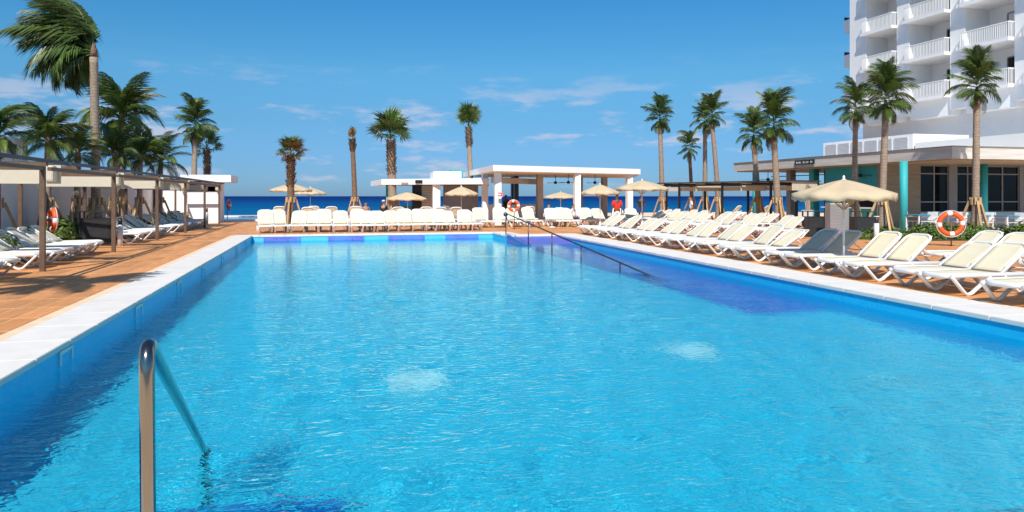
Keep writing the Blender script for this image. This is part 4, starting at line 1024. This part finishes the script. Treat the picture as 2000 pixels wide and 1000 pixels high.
# ------------------------------------------------------------------ people
def skin(pts, edges, name, m, sub=2):
    me = bpy.data.meshes.new(name); me.from_pydata([p[0] for p in pts], edges, [])
    ob = bpy.data.objects.new(name, me); col.objects.link(ob)
    md = ob.modifiers.new('s','SKIN'); md.use_smooth_shade = True
    sv = me.skin_vertices[0].data
    for i, (_, r) in enumerate(pts): sv[i].radius = r if hasattr(r,'__len__') else (r,r)
    sv[0].use_root = True
    ss = ob.modifiers.new('u','SUBSURF'); ss.levels = sub; ss.render_levels = sub
    res = bpy.data.meshes.new_from_object(ob.evaluated_get(bpy.context.evaluated_depsgraph_get())); bpy.data.objects.remove(ob); bpy.data.meshes.remove(me)
    res.name = name; res.materials.clear(); res.materials.append(m); return res
def person(x, y, rz, label, pose='stand', h=1.72, skinm=M_skin, top=M_red, bottom=M_khaki, hair=M_hair, hat=None, seat=.36, z=0., long_top=False):
    t = thing('person', label, 'person', (x,y,z), rz); k = h/1.72; S = lambda p: tuple(c*k for c in p)
    if pose == 'sit': hip = Vector((0,0,seat/k+.10)); kn = [Vector((s*.11,-.42,seat/k+.09)) for s in (-1,1)]; an = [Vector((s*.11,-.50,.07)) for s in (-1,1)]; lean = .10
    elif pose == 'walk': hip = Vector((0,0,.93)); kn = [Vector((-.09,-.14,.50)), Vector((.09,.06,.50))]; an = [Vector((-.09,-.22,.07)), Vector((.09,.30,.12))]; lean = -.03
    else: hip = Vector((0,0,.93)); kn = [Vector((s*.10,-.02,.50)) for s in (-1,1)]; an = [Vector((s*.11,0,.07)) for s in (-1,1)]; lean = 0.
    ch = hip+Vector((0,lean,.42)); nk = hip+Vector((0,lean,.56)); hd = nk+Vector((0,-.02,.13)); cr = nk+Vector((0,-.01,.22)); wa = hip+Vector((0,lean*.4,.18))
    P = [(S(hip),(.155*k,.105*k)),(S(wa),(.135*k,.095*k)),(S(ch),(.165*k,.11*k)),(S(nk),.055*k),(S(hd),(.078*k,.095*k)),(S(cr),(.07*k,.082*k))]; E = [(0,1),(1,2),(2,3),(3,4),(4,5)]
    for i, s in enumerate((-1,1)):
        hj = hip+Vector((s*.10,0,-.05)); n0 = len(P)
        P += [(S(hj),.088*k),(S(kn[i]),.058*k),(S(an[i]),.038*k),(S(an[i]+Vector((0,-.17,-.04))),(.038*k,.026*k))]; E += [(0,n0),(n0,n0+1),(n0+1,n0+2),(n0+2,n0+3)]
        sh = ch+Vector((s*.19,0,.05)); el_ = sh+Vector((s*.06,.04,-.29)); wr = el_+Vector((0 if pose != 'sit' else -s*.02,-.10 if pose != 'sit' else -.2,-.23 if pose != 'sit' else -.12)); n1 = len(P)
        P += [(S(sh),.058*k),(S(el_),.042*k),(S(wr),.028*k),(S(wr+(wr-el_).normalized()*.085),(.040*k,.016*k))]; E += [(2,n1),(n1,n1+1),(n1+1,n1+2),(n1+2,n1+3)]
    body = skin(P, E, 'body', skinm)
    fb = MB()                                          # fingers and thumb joined to the body mesh, nose and ears
    for i in range(2):
        n1 = 6 + i*8 + 4; wr = Vector(P[n1+2][0]); hn = Vector(P[n1+3][0]); dd = (hn-wr).normalized(); sd = Vector((0,1,0)) - dd*dd.y; sd.normalize()
        for q, ln in enumerate((.07,.08,.075,.06)):
            o = hn + sd*(q-1.5)*.019*k - dd*.015; fb.tube([o, o+dd*ln*.55*k, o+(dd*ln+Vector((-.015 if i else .015,0,0)))*k], [.009*k,.008*k,.006*k], 6)
        o = wr + dd*.03*k - sd*.03*k; fb.tube([o, o+(dd*.03-sd*.03)*k, o+(dd*.06-sd*.035)*k], [.011*k,.010*k,.007*k], 6)
    hdv = Vector(P[4][0]); fb.tube([hdv+Vector((0,-.085,.02))*k, hdv+Vector((0,-.115,-.012))*k], [.009*k,.016*k], 6)
    for s in (-1,1): fb.lathe([(.004,-.025*k),(.014*k,0),(.004,.025*k)], 6, tuple(hdv+Vector((s*.084,.0,.01))*k))
    bm = bmesh.new(); bm.from_mesh(body); tmp = fb.mesh('f', None); bm.from_mesh(tmp); bm.to_mesh(body); bm.free(); bpy.data.meshes.remove(tmp)
    body.polygons.foreach_set('use_smooth', [True]*len(body.polygons)); put('body', body, t)
    fc = MB()
    for s in (-1,1): fc.lathe([(.002,-.008),(.010,0),(.002,.008)], 6, tuple(hdv+Vector((s*.033,-.088,.022))*k))
    fc.bx(hdv.x-.025,hdv.x+.025,hdv.y-.094*k,hdv.y-.085*k,hdv.z-.055*k,hdv.z-.045*k); fc.build('face_features', M_hair, t)
    if top is not None:
        q = .024*k; lo = S(hip+Vector((0,0,-.12 if long_top else .02)))
        TP = [(lo,(.170*k,.125*k)),(S(wa),(.160*k,.118*k)),(S(ch),(.185*k,.132*k)),(S(nk+Vector((0,0,-.035))),.068*k)]; TE = [(0,1),(1,2),(2,3)]
        for i in range(2):
            n1 = 6+i*8+4; sh = Vector(P[n1][0]); el_ = Vector(P[n1+1][0]); m0 = len(TP); TP += [(tuple(sh),.074*k),(tuple(sh.lerp(el_,.75)),.062*k)]; TE += [(2,m0),(m0,m0+1)]
        put('shirt', skin(TP, TE, 'shirt', top), t)
    if bottom is not None:
        BP = [(S(hip+Vector((0,0,.06))),(.163*k,.118*k)),(S(hip+Vector((0,0,-.04))),(.170*k,.125*k))]; BE = [(0,1)]
        for i in range(2):
            n0 = 6+i*8; a_, b_ = Vector(P[n0][0]), Vector(P[n0+1][0]); m0 = len(BP); BP += [(tuple(a_),.100*k),(tuple(a_.lerp(b_,.95)),.078*k)]; BE += [(1,m0),(m0,m0+1)]
        put('shorts', skin(BP, BE, 'shorts', bottom), t)
    hb = skin([(tuple(hdv+Vector((0,.045,.0))*k),(.078*k,.07*k)),(tuple(hdv+Vector((0,.015,.075))*k),(.086*k,.095*k)),(tuple(hdv+Vector((0,-.02,.115))*k),(.055*k,.06*k))], [(0,1),(1,2)], 'hair', hair); put('hair', hb, t)
    if hat is not None:
        b = MB(); c = hdv+Vector((0,0,.075))*k; b.lathe([(.098*k,0),(.095*k,.05*k),(.06*k,.085*k),(.01,.095*k)], 14, tuple(c)); b.bx(c.x-.06,c.x+.06,c.y-.18,c.y-.08,c.z,c.z+.012); b.build('cap', hat, t, True)
    return t
p = at(1205, 35.5); person(p.x, p.y, R(170), 'person in a red shirt standing with back turned among the loungers', 'stand', 1.70, M_skin_d, M_red, M_cloth_w)
p = at(715, 42.5); person(p.x, p.y, R(10), 'dark-haired bare-shouldered person sitting behind the far row near the dead palm', 'sit', 1.66, M_skin, None, M_navy, seat=.42)
p = at(748, 43.5); person(p.x, p.y, R(-30), 'person in a white cap and black top sitting left of the stout fan palm', 'sit', 1.74, M_skin, M_cloth_k, M_khaki, hat=M_cloth_w, seat=.45)
p = at(1252, 46.5); person(p.x, p.y, R(160), 'person in a long black top standing right of the bar canopy', 'stand', 1.68, M_skin_d, M_cloth_k, M_navy, long_top=True)
p = at(1350, 41.5); person(p.x, p.y, R(-105), 'person in a white top walking left below the black canopies', 'walk', 1.62, M_skin, M_cloth_w, M_cloth_k)
p = at(1074, 40); person(p.x, p.y, R(120), 'tanned person sitting bare-backed before the bar canopy', 'sit', 1.70, M_skin, None, M_cloth_k, seat=.36)
p = at(988, 47); person(p.x, p.y, R(-60), 'person in black standing at the bar behind the white column', 'stand', 1.70, M_skin_d, M_cloth_k, M_cloth_k)
p = at(1122, 41); person(p.x, p.y, R(40), 'person with dark hair sitting low behind the loungers before the bar canopy', 'sit', 1.62, M_skin, M_cloth_w, M_navy, seat=.34)
